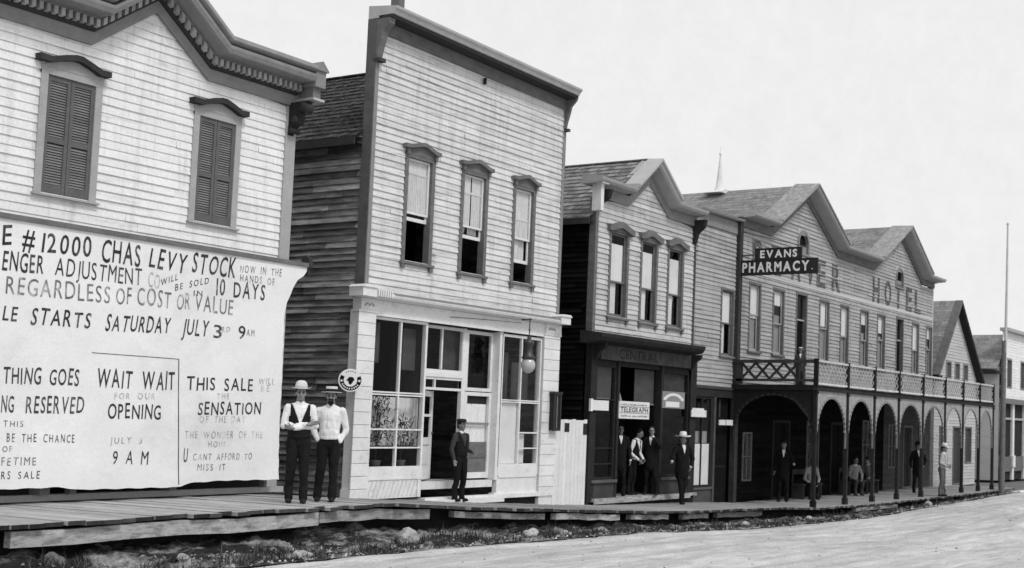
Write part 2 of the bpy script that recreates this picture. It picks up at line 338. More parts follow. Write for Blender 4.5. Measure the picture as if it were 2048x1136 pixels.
def sash_window(b, o, Y, cas, trim_m, sash_m, hood=None, hood_m=None, meet=.5, open_=0., curt=None, blind=None, sill=.06, feet=False, headcas=None):
    """o = clear opening; casing board width cas around it; returns the window part"""
    x0, x1, z0, z1 = o; mb = MB(); hc = headcas or cas
    mb.box(x0-cas, x0, Y-.035, Y+.12, z0-.02, z1+hc*.2); mb.box(x1, x1+cas, Y-.035, Y+.12, z0-.02, z1+hc*.2)
    mb.box(x0-cas, x1+cas, Y-.038, Y+.12, z1+.001, z1+hc); mb.box(x0-cas-.03, x1+cas+.03, Y-.085, Y+.12, z0-sill-.02, z0-.021)
    if feet:
        for xx in (x0-cas-.01, x1+cas-.07): mb.box(xx, xx+.08, Y-.07, Y, z0-sill-.11, z0-sill-.021)
    w = mb.build('window', trim_m, b)
    zm = z0+(z1-z0)*meet
    if sash_m:
        mb = MB(); frame(mb, x0+.003, x1-.003, zm-.02, z1-.003, Y+.03, Y+.06, .04); mb.build('sash', sash_m, w)
        lo = z0+open_
        mb = MB(); frame(mb, x0+.004, x1-.004, lo, zm+.018+open_, Y+.062, Y+.09, .04, .07); mb.build('sash', sash_m, w)
        pane(w, x0+.03, x1-.03, zm, z1-.02, Y+.045); pane(w, x0+.03, x1-.03, lo+.04, zm+open_, Y+.076)
    if hood:
        mb = MB(); pts, th, pr = hood
        if isinstance(th, tuple): th, base = th
        else: base = None
        up = pts; dn = [(x, z-th) for x, z in reversed(pts)]
        mb.prism(up+dn, Y-pr, Y+.0); mb.prism([(x, z-th) for x, z in pts[1:-1]]+[(x1+cas, z1+hc*.5), (x0-cas, z1+hc*.5)], Y-.045, Y-.001, mi=1)
        for sx in ((x0-cas, x1+cas-.06) if feet else ()): mb.box(sx, sx+.06, Y-pr*.7, Y-.002, z1+hc*.4, z1+hc*.4+.12)
        mb.build('window_hood', [hood_m or trim_m, trim_m], w)
    if curt:
        for c in curt: curtain(w, x0+(x1-x0)*c[0], x0+(x1-x0)*c[1], z0+(z1-z0)*c[2], z0+(z1-z0)*c[3], Y+(.075 if c[2] > .4 else .115), c[4] if len(c) > 4 else lace, taper=c[5] if len(c) > 5 else 0)
    return w
def shell(b, X0, X1, Y0, Y1, zb, zt, ridge, axis_x, roof_m, wall_m, over=.3, walls=True, yfront=None, floorz=None):
    """side and back walls plus a gabled roof whose ridge runs back from the street"""
    mb = MB(); xm = axis_x
    if walls:
        clap(mb, PX(X0), zb, zt, lambda z: (Y0, Y1), h=.12, t=.034, tone=.55, blen=(1.0, 2.6)); mb.build('side_wall', wall_m, b)
        mb = MB(); clap(mb, PXp(X1), zb, zt, lambda z: (Y0, Y1), h=.12, tone=.4); mb.build('side_wall', wall_m, b)
    mb = MB(); mb.face([(X0, Y1, zb), (X1, Y1, zb), (X1, Y1, zt), (xm, Y1, ridge-.05), (X0, Y1, zt)]); mb.build('back_wall', wall_m, b)
    mb = MB()
    for sgn, xe in ((-1, X0-over), (1, X1+over)):
        ze = zt-(ridge-zt)*over/abs(xm-(X0 if sgn < 0 else X1)); n = max(8, int(abs(xm-xe)/.17)); yf = yfront if yfront is not None else Y0
        for i in range(n):
            xa, xb = xe+(xm-xe)*i/n, xe+(xm-xe)*(i+1)/n; za, zc = ze+(ridge-ze)*i/n, ze+(ridge-ze)*(i+1)/n
            y = yf-rnd(0, .05); 
            while y < Y1+.2:
                w = rnd(.12, .3); lift = rnd(.012, .03)
                e = min(y+w-.004, Y1+.2)
                mb.face([(xa, y, za+lift+.012), (xa, e, za+lift+.012), (xb, e, zc+.004), (xb, y, zc+.004)], rnd(-.35, .35))
                mb.face([(xa, y, za), (xa, e, za), (xa, e, za+lift+.012), (xa, y, za+lift+.012)], -.3)
                y += w
    mb.box(xm-.06, xm+.06, Y0 if yfront is None else yfront, Y1+.2, ridge+.012, ridge+.04)
    r = mb.build('roof', roof_m, b)
    mb = MB()
    for sgn, xe in ((-1, X0-over), (1, X1+over)):
        ze = zt-(ridge-zt)*over/abs(xm-(X0 if sgn < 0 else X1)); yf = yfront if yfront is not None else Y0
        mb.box(min(xe, xe-sgn*.03), max(xe, xe-sgn*.03), yf+.004, Y1+.15, ze-.14, ze-.002)
        mb.face([(xe, yf+.004, ze-.10), (xe, Y1, ze-.10), (X0 if sgn < 0 else X1, Y1, ze-.10), (X0 if sgn < 0 else X1, yf+.004, ze-.10)])
    mb.build('eave', hood_dk, r)
    if floorz is not None:
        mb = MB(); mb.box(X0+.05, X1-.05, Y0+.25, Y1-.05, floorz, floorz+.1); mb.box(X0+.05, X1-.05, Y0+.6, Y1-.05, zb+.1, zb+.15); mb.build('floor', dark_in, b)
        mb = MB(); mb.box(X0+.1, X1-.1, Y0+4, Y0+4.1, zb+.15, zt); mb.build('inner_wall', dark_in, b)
def gab(path):
    return lambda x: interp(x, path)
# ------------------------------------------------------------------ first store: white front with a pediment and the sale banner
FY = 17.0
b1 = thing('store_building', 'white clapboard store with grey bracketed gable cornice and closed shutters above the sale banner', 'store', (12.25, FY, -1.27))
lowp = [(9.5, 5.28), (11.25, 5.28), (12.24, 6.07), (13.22, 5.28), (15.0, 5.28)]
top1 = gab(lowp)
def xr1(z):
    if z <= 5.28: return (9.62, 14.79)
    k = (z-5.28)/.79; return (11.25+.99*k, 13.22-.98*k)
ops = [(10.66, 11.37, 3.03, 4.70), (13.12, 13.80, 3.03, 4.70)]
mb = MB(); clap(mb, PY(FY), 2.32, 6.06, xr1, ops, h=.1275, t=.022, tone=.035, blen=(2.5, 5)); mb.build('wall', white_sid, b1)
for x0, x1 in ((9.45, 9.62), (14.79, 15.0)): mb = MB(); mb.box(x0, x1, FY-.04, FY+.15, -1.25, 5.27); mb.build('corner_board', trim_lt, b1)
mb = MB(); clap(mb, PXp(14.985), -1.25, 5.3, lambda z: (FY+.18, 26), h=.1275, tone=.2); clap(mb, PX(9.5), -1.25, 5.3, lambda z: (FY+.1, 26), h=.1275, tone=.2)
mb.face([(9.5, 26, -1.3), (15, 26, -1.3), (15, 26, 5.3), (9.5, 26, 5.3)]); mb.build('side_wall', raw_sid, b1)
# cornice as one moulded run over the pediment
path = [(9.2, 5.28), (11.25, 5.28), (12.24, 6.07), (13.22, 5.28), (14.93, 5.28)]
mb = MB()
mb.sweep(path, [(16.93, 0), (16.93, .19), (17.02, .19), (17.02, 0)])                        # frieze board
mb.build('frieze', trim, b1)
mb = MB()
mb.sweep(path, [(16.90, .19), (16.86, .225), (16.86, .36), (17.02, .36), (17.02, .19)], mi=1)
mb.sweep(path, [(16.55, .385), (16.50, .40), (16.47, .47), (16.47, .52), (16.60, .56), (16.60, .60), (17.2, .62), (17.2, .36), (16.82, .36), (16.80, .385)])
mb.sweep(path, [(16.55, .56), (16.44, .585), (16.42, .60), (16.42, .66), (16.62, .70), (17.2, .72), (17.2, .625), (16.6, .605)], tone=.25)
mb.build('cornice', [trim, hood_dk], b1)
mb = MB(); x = 9.3
while x < 14.9:
    z = top1(x); z2 = top1(x+.055)
    mb.mesh([(x, 16.78, z+.245), (x+.055, 16.78, z2+.245), (x+.055, 16.87, z2+.235), (x, 16.87, z+.235), (x, 16.78, z+.35), (x+.055, 16.78, z2+.35), (x+.055, 16.87, z2+.36), (x, 16.87, z+.36)],
            [(3, 2, 1, 0), (4, 5, 6, 7), (0, 1, 5, 4), (1, 2, 6, 5), (2, 3, 7, 6), (3, 0, 4, 7)], rnd(-.2, .2)); x += .105
mb.build('dentil_course', trim_lt, b1)
# end pedestal with little gabled cap, scroll bracket
for sx, xa in ((1, 14.95), (-1, 9.15)):
    mb = MB(); mb.box(xa, xa+.22, 16.50, 16.95, 5.60, 5.88); mb.prism([(xa-.03, 5.88), (xa+.25, 5.88), (xa+.25, 5.90), (xa+.11, 6.05), (xa-.03, 5.90)], 16.46, 17.0)
    mb.box(xa+.03, xa+.19, 16.58, 16.93, 5.42, 5.60, tone=-.2); mb.box(xa-.01, xa+.23, 16.52, 16.97, 5.37, 5.41, tone=.9)
    mb.build('cornice_pedestal', trim, b1)
    mb = MB(); pr = []
    for i in range(15):
        k = i/14; pr.append((16.52+.42*k**.8+.05*math.sin(k*9), 5.32-.58*k))
    mb.prism([(17.0, 5.32)]+pr+[(17.0, 4.72)], 14.83, 14.95, axis='x') if sx > 0 else None
    if sx > 0:
        for yy, zz, rr in ((16.62, 5.22, .085), (16.80, 5.02, .065), (16.88, 4.84, .05)): mb.lathe((14.80, yy, zz), [(0, 0), (rr, 0), (rr, .18), (rr*.55, .2), (rr*.5, .185), (0, .19)], 12, axis=(1, 0, 0), tone=.4)
        mb.build('bracket', trim_dk, b1)
mb = MB(); pk = [(16.75, 9.3, 5.9), (22, 9.3, 5.6)]
mb.face([(9.3, 17.0, 5.75), (15.1, 17.0, 5.75), (15.1, 26, 5.4), (9.3, 26, 5.4)]); mb.face([(10.9, 17.1, 5.8), (12.24, 17.1, 6.6), (12.24, 23, 6.6), (10.9, 23, 5.6)]); mb.face([(13.6, 17.1, 5.8), (12.24, 17.1, 6.6), (12.24, 23, 6.6), (13.6, 23, 5.6)]); mb.build('roof', roofm, b1)
for x0, x1, z0, z1 in ops:
    xm = (x0+x1)/2; c = .105
    hood = ([(x0-.20, 4.94), (x0-.02, 4.935), (xm-.20, 5.0), (xm-.03, 5.045), (xm+.06, 5.045), (xm+.22, 4.99), (x1+.0, 4.935), (x1+.15, 4.94)], .085, .15)
    w = sash_window(b1, (x0, x1, z0, z1), FY, c, trim_lt, None, hood, hood_dk, sill=.03, headcas=.2)
    for q in (0, 1):
        a = x0+.004+q*(x1-x0)/2; e = a+(x1-x0)/2-.008; mb = MB(); Yf = FY-.012
        mb.box(a, a+.05, Yf, Yf+.035, z0, z1); mb.box(e-.05, e, Yf, Yf+.035, z0, z1)
        zs = [(z0+.002, z0+.13), (z0+.72, z0+.80), (z1-.075, z1-.002)]
        for za, zb in zs: mb.box(a+.05, e-.05, Yf+.003, Yf+.035, za, zb)
        for za, zb in ((z0+.13, z0+.72), (z0+.80, z1-.075)):
            z = za+.012
            while z < zb-.012:
                mb.mesh([(a+.05, Yf+.012, z-.004), (e-.05, Yf+.012, z-.004), (e-.05, Yf+.032, z+.03), (a+.05, Yf+.032, z+.03)], [(0, 1, 2, 3)], rnd(.35, .8)); z += .038
        mb.face([(a+.05, Yf+.034, z0), (e-.05, Yf+.034, z0), (e-.05, Yf+.034, z1), (a+.05, Yf+.034, z1)], -.7)
        mb.build('shutter', shut, w)
# shop front below: dark boards, base beam, posts that show under the banner
mb = MB(); mb.box(9.5, 14.99, 16.98, 17.1, -1.28, 2.33); mb.build('shop_front', black_tr, b1)
mb = MB()
mb.box(9.3, 14.95, 16.42, 16.99, 2.50, 2.57); mb.box(9.3, 14.95, 16.60, 16.99, 2.36, 2.499); mb.prism([(16.42, 2.57), (16.99, 2.64), (16.99, 2.571)], 9.3, 14.95, axis='x')
mb.build('shop_cornice', trim_mid, b1)
mb = MB(); mb.prism([(16.40, 2.50), (16.44, 2.66), (16.52, 2.71), (16.60, 2.66), (16.62, 2.48), (16.5, 2.40)], 14.95, 15.03, axis='x'); mb.box(14.951, 15.0, 16.44, 16.98, 2.37, 2.56); mb.build('cornice_end', hood_dk, b1)
mb = MB(); mb.box(9.5, 14.95, 16.74, 16.97, -1.25, -1.16); mb.build('base_beam', trim_lt, b1)
for x0, x1 in ((11.15, 11.24), (12.72, 12.83), (10.72, 10.86), (14.45, 14.5)):
    mb = MB(); mb.box(x0, x1, 16.62, 16.74 if x0 > 10.9 else 16.9, -1.159, -.9); mb.build('post_foot', trim_mid, b1)
mb = MB(); mb.box(9.5, 10.75, 16.86, 16.9, -1.158, -.95); mb.build('kick_board', shop_dk, b1); mb = MB(); mb.box(13.0, 14.6, 16.86, 16.9, -1.158, -.95); mb.build('kick_board', shop_dk, b1)

# ------------------------------------------------------------------ sale banner
def ban_y(x, z):
    k = max(0, min(1, (2.5-z)/3.5))
    return 16.455 + min(1, k*4)*.035*noise.noise((x*.8, z*.7, 2)) + .012*noise.noise((x*2.5, z*1.5, 7))*(.3+k) + .008*math.sin(x*7+z*2)*k + .025*k
RT = [(-1.15, 14.63), (-.6, 14.60), (.27, 14.575), (1.0, 14.54), (1.7, 14.53), (1.9, 14.58), (2.2, 14.72), (2.34, 14.80), (2.345, 14.93), (2.5, 14.95)]
BT = [(9.5, -1.06), (10.9, -1.045), (11.15, -1.09), (12.75, -1.10), (12.9, -1.045), (13.5, -1.02), (14.62, -1.03)]
xsb = [9.5+.08*i for i in range(64)]+[14.6]; NZ = 45
mb = MB(); vs = []; fs = []
for j in range(NZ+1):
    for i, x in enumerate(xsb):
        z0 = interp(x, BT)+.006*math.sin(x*17); z = z0+(2.5-z0)*j/NZ
        rt = interp(z, RT)+.006*math.sin(z*23); xx = 9.5+(x-9.5)*(rt-9.5)/(14.6-9.5)
        vs.append((xx, ban_y(xx, z), z))
n = len(xsb); fs = [(j*n+i, j*n+i+1, (j+1)*n+i+1, (j+1)*n+i) for j in range(NZ) for i in range(n-1)]
mb.mesh(vs, fs, smooth=True)
ban = mb.build('sale_banner', cloth_w); tag(ban, 'huge white canvas sale banner covering the ground floor of the shuttered store', 'banner')
def PB(a, z): return (a, ban_y(a, z)-.004, z)
BT_TXT = [('E', 9.88, 2.14, 10.0, 2.16, 0.27, 0), ('#', 10.14, 2.12, 10.31, 2.12, 0.29, 0), ('12000', 10.41, 2.13, 11.12, 2.15, 0.27, 0), ('CHAS', 11.27, 2.12, 11.88, 2.12, 0.31, 0), ('LEVY', 12.02, 2.14, 12.63, 2.11, 0.29, 0), ('STOCK', 12.74, 2.14, 13.52, 2.15, 0.3, 0), ('NOW IN THE', 13.61, 2.25, 14.42, 2.28, 0.12, 2), ('HANDS OF', 13.62, 2.11, 14.29, 2.12, 0.11, 2), ('ENGER', 9.9, 1.82, 10.46, 1.83, 0.25, 0), ('ADJUSTMENT', 10.62, 1.84, 11.92, 1.84, 0.24, 1), ('CO', 12.03, 1.84, 12.22, 1.83, 0.22, 3), ('WILL', 12.24, 1.88, 12.51, 2.0, 0.1, 1), ('BE SOLD', 12.48, 1.83, 13.05, 2.01, 0.1, 1), ('IN', 12.8, 1.79, 12.95, 1.80, 0.085, 1), ('10 DAYS', 13.2, 1.85, 14.11, 1.86, 0.25, 1), ('REGARDLESS', 9.97, 1.52, 11.45, 1.54, 0.24, 2), ('OF', 11.54, 1.54, 11.77, 1.55, 0.24, 2), ('COST', 11.87, 1.56, 12.42, 1.56, 0.25, 2), ('OR', 12.52, 1.56, 12.75, 1.57, 0.25, 2), ('VALUE', 12.83, 1.58, 13.52, 1.56, 0.25, 2), ('LE', 9.95, 1.16, 10.14, 1.16, 0.19, 0), ('STARTS', 10.33, 1.14, 11.17, 1.16, 0.22, 0), ('SATURDAY', 11.4, 1.14, 12.43, 1.19, 0.23, 0), ('JULY', 12.64, 1.19, 13.09, 1.19, 0.25, 1), ('3', 13.2, 1.19, 13.35, 1.19, 0.19, 1), ('RD', 13.35, 1.28, 13.49, 1.29, 0.09, 2), ('9', 13.65, 1.21, 13.78, 1.21, 0.2, 1), ('AM', 13.8, 1.26, 13.95, 1.26, 0.1, 2), ('THING GOES', 10.03, 0.33, 11.08, 0.35, 0.22, 1), ('NG', 10.03, -0.04, 10.2, -0.04, 0.22, 1), ('RESERVED', 10.36, -0.05, 11.17, -0.03, 0.23, 1), ('THIS', 10.07, -0.23, 10.34, -0.23, 0.08, 2), ('BE THE CHANCE', 10.13, -0.43, 11.07, -0.44, 0.11, 1), ('OF', 10.08, -0.56, 10.21, -0.56, 0.08, 2), ('FETIME', 10.08, -0.74, 10.54, -0.74, 0.11, 2), ('RS SALE', 10.09, -0.92, 10.6, -0.92, 0.1, 1), ('WAIT', 11.33, 0.35, 11.87, 0.34, 0.26, 0), ('WAIT', 12.03, 0.34, 12.58, 0.35, 0.27, 0), ('FOR OUR', 11.61, 0.18, 12.25, 0.2, 0.09, 3), ('OPENING', 11.52, -0.09, 12.37, -0.09, 0.21, 0), ('JULY 3', 11.59, -0.45, 12.1, -0.45, 0.09, 3), ('9 A M', 11.65, -0.74, 12.23, -0.76, 0.2, 0), ('THIS SALE', 12.79, 0.36, 13.99, 0.39, 0.2, 0), ('WILL', 14.1, 0.5, 14.42, 0.51, 0.1, 3), ('BE', 14.16, 0.39, 14.33, 0.4, 0.1, 3), ('THE', 13.32, 0.24, 13.55, 0.25, 0.09, 3), ('SENSATION', 13.01, -0.01, 14.18, 0.02, 0.19, 0), ('OF THE DAY', 13.05, -0.13, 13.89, -0.11, 0.1, 3), ('THE WONDER OF THE', 12.82, -0.37, 14.24, -0.36, 0.11, 3), ('HOUR', 13.23, -0.5, 13.55, -0.5, 0.09, 3), ('U', 12.82, -0.73, 12.89, -0.73, 0.2, 1), ('CANT AFFORD TO', 12.99, -0.7, 14.06, -0.7, 0.1, 2), ('MISS IT', 13.07, -0.86, 13.56, -0.86, 0.1, 2)]
for t, a, z, a2, z2, h, s in BT_TXT:
    mb = MB(); big = h > .15
    letters(mb, t, PB, a, z, a2, z2, h, jit=.09, shear=.10 if t in ('STARTS', 'SATURDAY', 'JULY', 'LEVY', 'STOCK', 'LE') else 0, gap=.17 if h > .15 else .3, bold=(.009 if big and s <= 1 and 'M' not in t else 0))
    mb.build('lettering', INK[s], ban)
mb = MB()
for a, b in (((11.23, .82), (12.62, .815)), ((12.62, .815), (12.755, -1.06))):
    n = 24
    for i in range(n):
        p = (a[0]+(b[0]-a[0])*i/n, a[1]+(b[1]-a[1])*i/n); q = (a[0]+(b[0]-a[0])*(i+1)/n, a[1]+(b[1]-a[1])*(i+1)/n)
        w = .012 if a[1] > b[1]+.1 else .008; p3, q3 = Vector(PB(*p)), Vector(PB(*q)); mb.bar(p3, q3, w, .004, up=(0, 1, 0))
mb.build('door_slit', INK[0], ban)

# ------------------------------------------------------------------ second store: tall false front
b2 = thing('false_front_store', 'tall pale false front store with peeling clapboards and three open curtained windows upstairs', 'store', (19.6, FY, -1.45))
X0, X1 = 16.76, 22.58
shell(b2, X0+.02, X1-.02, FY+.18, 30, -1.9, 5.33, 7.42, 19.6, roofm, raw_sid, over=.24, yfront=FY+.2, floorz=2.0)
W2 = [(17.72, 18.36, 3.02, 5.0), (19.30, 19.95, 3.0, 5.0), (20.93, 21.52, 3.0, 5.0)]
mb = MB(); clap(mb, PY(FY), 2.36, 7.16, lambda z: (16.84, 22.50), W2, h=.124, t=.026, tone=.07, blen=(1.4, 3.8)); mb.build('wall', peel_sid, b2)
mb = MB(); mb.box(16.755, 16.84, FY-.03, FY-.001, 2.36, 7.3); mb.build('corner_board', trim, b2); mb = MB(); mb.box(22.50, 22.58, FY-.03, FY-.001, 2.36, 7.2); mb.build('corner_board', trim, b2)
mb = MB(); mb.box(16.735, 16.754, FY-.028, FY+.2, -1.44, 7.40, tone=-.25); mb.box(22.58, 22.6, FY-.028, FY+.2, -1.8, 7.2); mb.box(16.76, 22.57, FY+.16, FY+.2, 5.0, 7.3); mb.build('false_front_return', trim_mid, b2)
p2 = [(16.74, 7.16), (22.52, 7.08)]
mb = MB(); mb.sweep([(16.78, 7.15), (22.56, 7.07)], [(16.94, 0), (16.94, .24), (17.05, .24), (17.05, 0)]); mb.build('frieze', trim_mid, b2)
mb = MB()
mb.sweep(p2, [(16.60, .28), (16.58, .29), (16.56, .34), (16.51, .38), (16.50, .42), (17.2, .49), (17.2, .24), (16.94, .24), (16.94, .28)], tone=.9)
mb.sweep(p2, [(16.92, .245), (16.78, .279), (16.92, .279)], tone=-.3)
mb.sweep(p2, [(16.62, .225), (16.62, .278), (16.93, .278), (16.93, .22)], tone=-.8)  # soffit strip darkened to paint the shadow band under the crown
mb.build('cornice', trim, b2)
for xa, wb_ in ((16.74, .14), (22.52, .07)):
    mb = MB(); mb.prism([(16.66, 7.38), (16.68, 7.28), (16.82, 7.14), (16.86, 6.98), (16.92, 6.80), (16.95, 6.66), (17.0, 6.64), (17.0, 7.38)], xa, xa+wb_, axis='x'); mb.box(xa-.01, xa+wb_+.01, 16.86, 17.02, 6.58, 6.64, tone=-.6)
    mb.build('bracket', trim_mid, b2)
mb = MB(); mb.box(16.78, 16.92, 16.5, 16.7, 7.58, 7.9); mb.build('finial_block', trim_mid, b2)
mb = MB(); mb.box(19.72, 19.75, 16.9, 16.97, 6.93, 7.06); mb.build('hook', trim_dk, b2)
for i, (x0, x1, z0, z1) in enumerate(W2):
    xm = (x0+x1)/2
    hood = ([(x0-.17, 5.23), (x0-.04, 5.235), (xm-.03, 5.325), (xm+.05, 5.325), (x1+.02, 5.225), (x1+.14, 5.22)], .075, .13)
    w = sash_window(b2, (x0, x1, z0, z1), FY, .09, trim_mid, white_tr, hood, trim_mid, meet=.47, open_=(.78, .70, .42)[i], curt=((.0, .5, .46, 1.0, lace), (.52, 1., .46, 1., lace)), sill=.05, feet=True, headcas=.12)
    if i > 0: curtain(w, x0+.03, x0+.28, z0+.8-.3*(i-1), z0+1.0, FY+.14, lace, taper=.3); curtain(w, x0+.34, x1-.04, z0+.8-.3*(i-1), z0+1.0, FY+.15, lace)
    if i == 2: curtain(w, x0+.03, x0+.3, z0+.42, z0+1.1, FY+.12, lace)
# shop front
mb = MB()
mb.sweep([(16.55, 2.19), (22.52, 2.19)], [(16.72, 0.03), (16.70, .07), (16.70, .11), (17.0, .16), (17.0, 0), (16.86, 0)])
mb.sweep([(17.25, 2.19), (22.3, 2.19)], [(16.69, .095), (16.69, .125), (16.99, .172), (16.99, .162), (16.71, .115)], mi=1)
for xa in (16.42, 22.28): mb.box(xa, xa+.34, 16.66, 17.0, 2.20, 2.36); mb.prism([(xa-.02, 2.36), (xa+.36, 2.36), (xa+.30, 2.41), (xa+.04, 2.41)], 16.63, 17.0)
for i in range(7): mb.box(16.80+i*.055, 16.825+i*.055, 16.66, 16.70, 2.22, 2.34)
mb.build('shop_cornice', [white_tr, trim], b2)
mb = MB(); mb.box(17.03, 22.14, FY-.06, FY+.02, 1.90, 2.185); mb.box(17.03, 22.14, FY-.075, FY-.061, 1.895, 1.925); mb.build('sign_band', white_tr, b2)
for xa, xb, zb in ((16.60, 17.02, -1.46), (22.04, 22.60, -1.80)):
    mb = MB(); z = zb+.18; mb.box(xa+.02, xb-.02, FY-.06, FY+.15, zb, 1.95); mb.box(xa-.01, xb+.01, FY-.09, FY+.15, zb, zb+.18)
    while z < 1.9:
        z2 = min(z+.232, 1.93); mb.box(xa, xb, FY-.085, FY-.058, z+.012, z2, tone=rnd(-.05, .05)); z = z2
    mb.box(xa-.02, xb+.03, FY-.10, FY+.1, 1.935, 1.97); mb.box(xa+.02, xb, FY-.11, FY+.1, 1.97, 2.185); mb.box(xa+.05, xb-.03, FY-.125, FY-.111, 2.0, 2.02); mb.box(xa+.05, xb-.03, FY-.125, FY-.111, 2.12, 2.145)
    for i in range(5): mb.box(xa+.10+i*.05, xa+.13+i*.05, FY-.122, FY-.111, 2.04+.03*(i % 2), 2.09+.02*((i*3) % 2), tone=-.5)
    mb.build('pilaster', white_tr, b2)
def store_window(b, name, x0, x1, z0, z1, Y, bars_v=(), bars_h=(), m=white_tr, w=.05, depth=.07):
    mb = MB(); frame(mb, x0, x1, z0, z1, Y-.02, Y+depth, w)
    for xv in bars_v: mb.box(xv-.018, xv+.018, Y-.012, Y+.05, z0+w, z1-w)
    for zh in bars_h: mb.box(x0+w, x1-w, Y-.010, Y+.048, zh-.014, zh+.014)
    o = mb.build(name, m, b); pane(o, x0+w, x1-w, z0+w, z1-w, Y+.02); return o
wl = store_window(b2, 'display_window', 17.02, 18.46, -.93, 1.89, FY, (17.76,), (.50, .455, -.19, -.53))
mb = MB(); mb.box(17.02, 18.46, FY-.03, FY+.1, -1.10, -.931); mb.box(17.02, 18.46, FY-.02, FY+.1, -1.47, -1.10); mb.box(17.02, 18.46, FY-.04, FY-.021, -1.125, -1.09)
for i in range(12):
    x = 17.06+i*.11; mb.bar((x+.02, FY-.024, -1.43), (x+.13, FY-.024, -1.14), .006, .05, up=(0, 1, 0), tone=rnd(-.12, .0))
mb.box(18.34, 18.38, FY-.05, FY-.02, -1.46, -1.13); mb.build('window_apron', white_tr, b2)
curtain(wl, 17.08, 17.80, -.5, .42, FY+.30, cloth_w, amp=.02); curtain(wl, 17.84, 18.42, -.5, .42, FY+.32, cloth_w, amp=.02)
mb = MB(); vs, fs = grid([FY+.1+.02*i for i in range(24)], [-.5+.23*j for j in range(5)], lambda y, z: (18.415+.008*math.sin(y*70), y, z)); mb.mesh(vs, fs, smooth=True); mb.build('curtain', lace, wl)
mb = MB(); mb.box(17.05, 18.43, FY+.1, FY+.9, -.98, -.93); mb.box(17.05, 17.3, FY+.5, FY+.52, 1.0, 1.86, tone=5); mb.build('display_shelf', dark_in, wl)
mb = MB(); mb.box(17.1, 17.42, FY+.2, FY+.22, 1.05, 1.8); mb.build('reflection_card', blind_g, wl); mb = MB(); mb.box(18.05, 18.40, FY+.22, FY+.24, .95, 1.75); mb.build('reflection_card', blind_g, wl)  # grey cards stand in for sky reflections in the upper panes
# entrance bay, set back .42 m
RY = FY+.15
mb = MB(); mb.box(18.46, 20.66, FY+.02, RY+.1, 1.88, 1.93); mb.build('entrance_soffit', shop_dk, b2); mb = MB(); mb.box(18.43, 18.465, FY+.08, FY+.9, -1.2, 1.88); mb.build('entrance_wall', shop_dk, b2)
mb = MB(); frame(mb, 18.47, 19.72, .95, 1.875, RY, RY+.07, .06); mb.box(19.06, 19.10, RY+.01, RY+.06, 1.02, 1.82); mb.box(18.47, 19.72, RY-.02, RY+.08, .86, .949)
frame(mb, 18.47, 19.72, .60, .858, RY, RY+.07, .05); mb.box(18.9, 18.94, RY+.01, RY+.06, .64, .82); mb.box(18.47, 18.56, RY-.01, RY+.08, -1.2, .6); mb.box(19.67, 19.78, RY-.01, RY+.08, -1.2, 1.88); mb.box(20.62, 20.72, FY-.02, RY+.08, -1.2, 1.89)
tr = mb.build('door_frame', white_tr, b2); pane(tr, 18.53, 19.66, 1.0, 1.84, RY+.03); pane(tr, 18.53, 19.66, .63, .83, RY+.03)
mb = MB(); mb.box(19.3, 19.8, RY+.2, RY+.27, 1.0, 1.84); mb.build('reflection_card', blind_g, tr)
# left door leaf swung in
d = Vector((.90, .44, 0)).normalized(); hx = Vector((18.58, RY+.06, 0)); mb = MB()
def leaf(a, b_, z0, z1, th=.04, mi=0):
    nrm = Vector((d.y, -d.x, 0)); p, q = hx+d*a, hx+d*b_; vs = []
    for z in (z0, z1): vs += [p+Vector((0, 0, z)), q+Vector((0, 0, z)), q+nrm*th+Vector((0, 0, z)), p+nrm*th+Vector((0, 0, z))]
    mb.mesh(vs, [(3, 2, 1, 0), (4, 5, 6, 7), (0, 1, 5, 4), (1, 2, 6, 5), (2, 3, 7, 6), (3, 0, 4, 7)], 0, mi)
leaf(0, .11, -1.16, .58); leaf(.65, .76, -1.16, .58); leaf(.11, .65, -1.16, -1.0); leaf(.11, .65, -.48, -.34); leaf(.11, .65, .47, .58); leaf(.11, .65, .07, .12); leaf(.11, .65, -1.0, -.48, .02); leaf(.2, .56, -.86, -.6, .035)
dl = mb.build('door', white_tr, b2)
mb = MB(); mb.lathe(hx+d*.70+Vector((.05, -.03, -.25)), [(0, -.03), (.025, -.02), (.03, 0), (.02, .02), (0, .03)], 8); mb.build('door_knob', metal_dk, dl)
# fixed panel right of the door with a curtain, glazed above
mb = MB(); frame(mb, 19.785, 20.615, .62, 1.86, RY, RY+.06, .07); frame(mb, 19.785, 20.615, -1.16, .60, RY-.01, RY+.06, .075, .12)
sd_ = mb.build('side_light', white_tr, b2); pane(sd_, 19.85, 20.55, .68, 1.8, RY+.03)
mb = MB(); mb.box(19.86, 20.54, RY+.02, RY+.05, -1.04, -.42); mb.box(19.86, 20.54, RY+.005, RY+.021, -.74, -.69); mb.build('screen_panel', trim_mid, sd_); mb = MB(); mb.box(19.85, 20.55, RY-.02, RY-.005, -.07, -.02); mb.build('push_bar', trim, sd_)
curtain(sd_, 19.9, 20.53, -.44, .36, RY+.05, lace, amp=.006)
mb = MB(); mb.box(19.86, 20.54, RY+.055, RY+.06, .34, .52); mb.build('dark_strip', shop_dk, sd_)
wr = store_window(b2, 'display_window', 20.70, 22.05, -.93, 1.86, FY, (21.37,), (.47, .43), m=white_tr, w=.055)
mb = MB(); mb.box(21.4, 22.0, FY-.008, FY+.04, -.23, -.20); mb.box(21.4, 22.0, FY-.008, FY+.04, -.56, -.535); mb.build('muntin', white_tr, wr)
mb = MB(); mb.box(20.76, 21.35, FY+.06, FY+.075, -.87, .42); mb.build('roller_blind', cloth_w, wr)
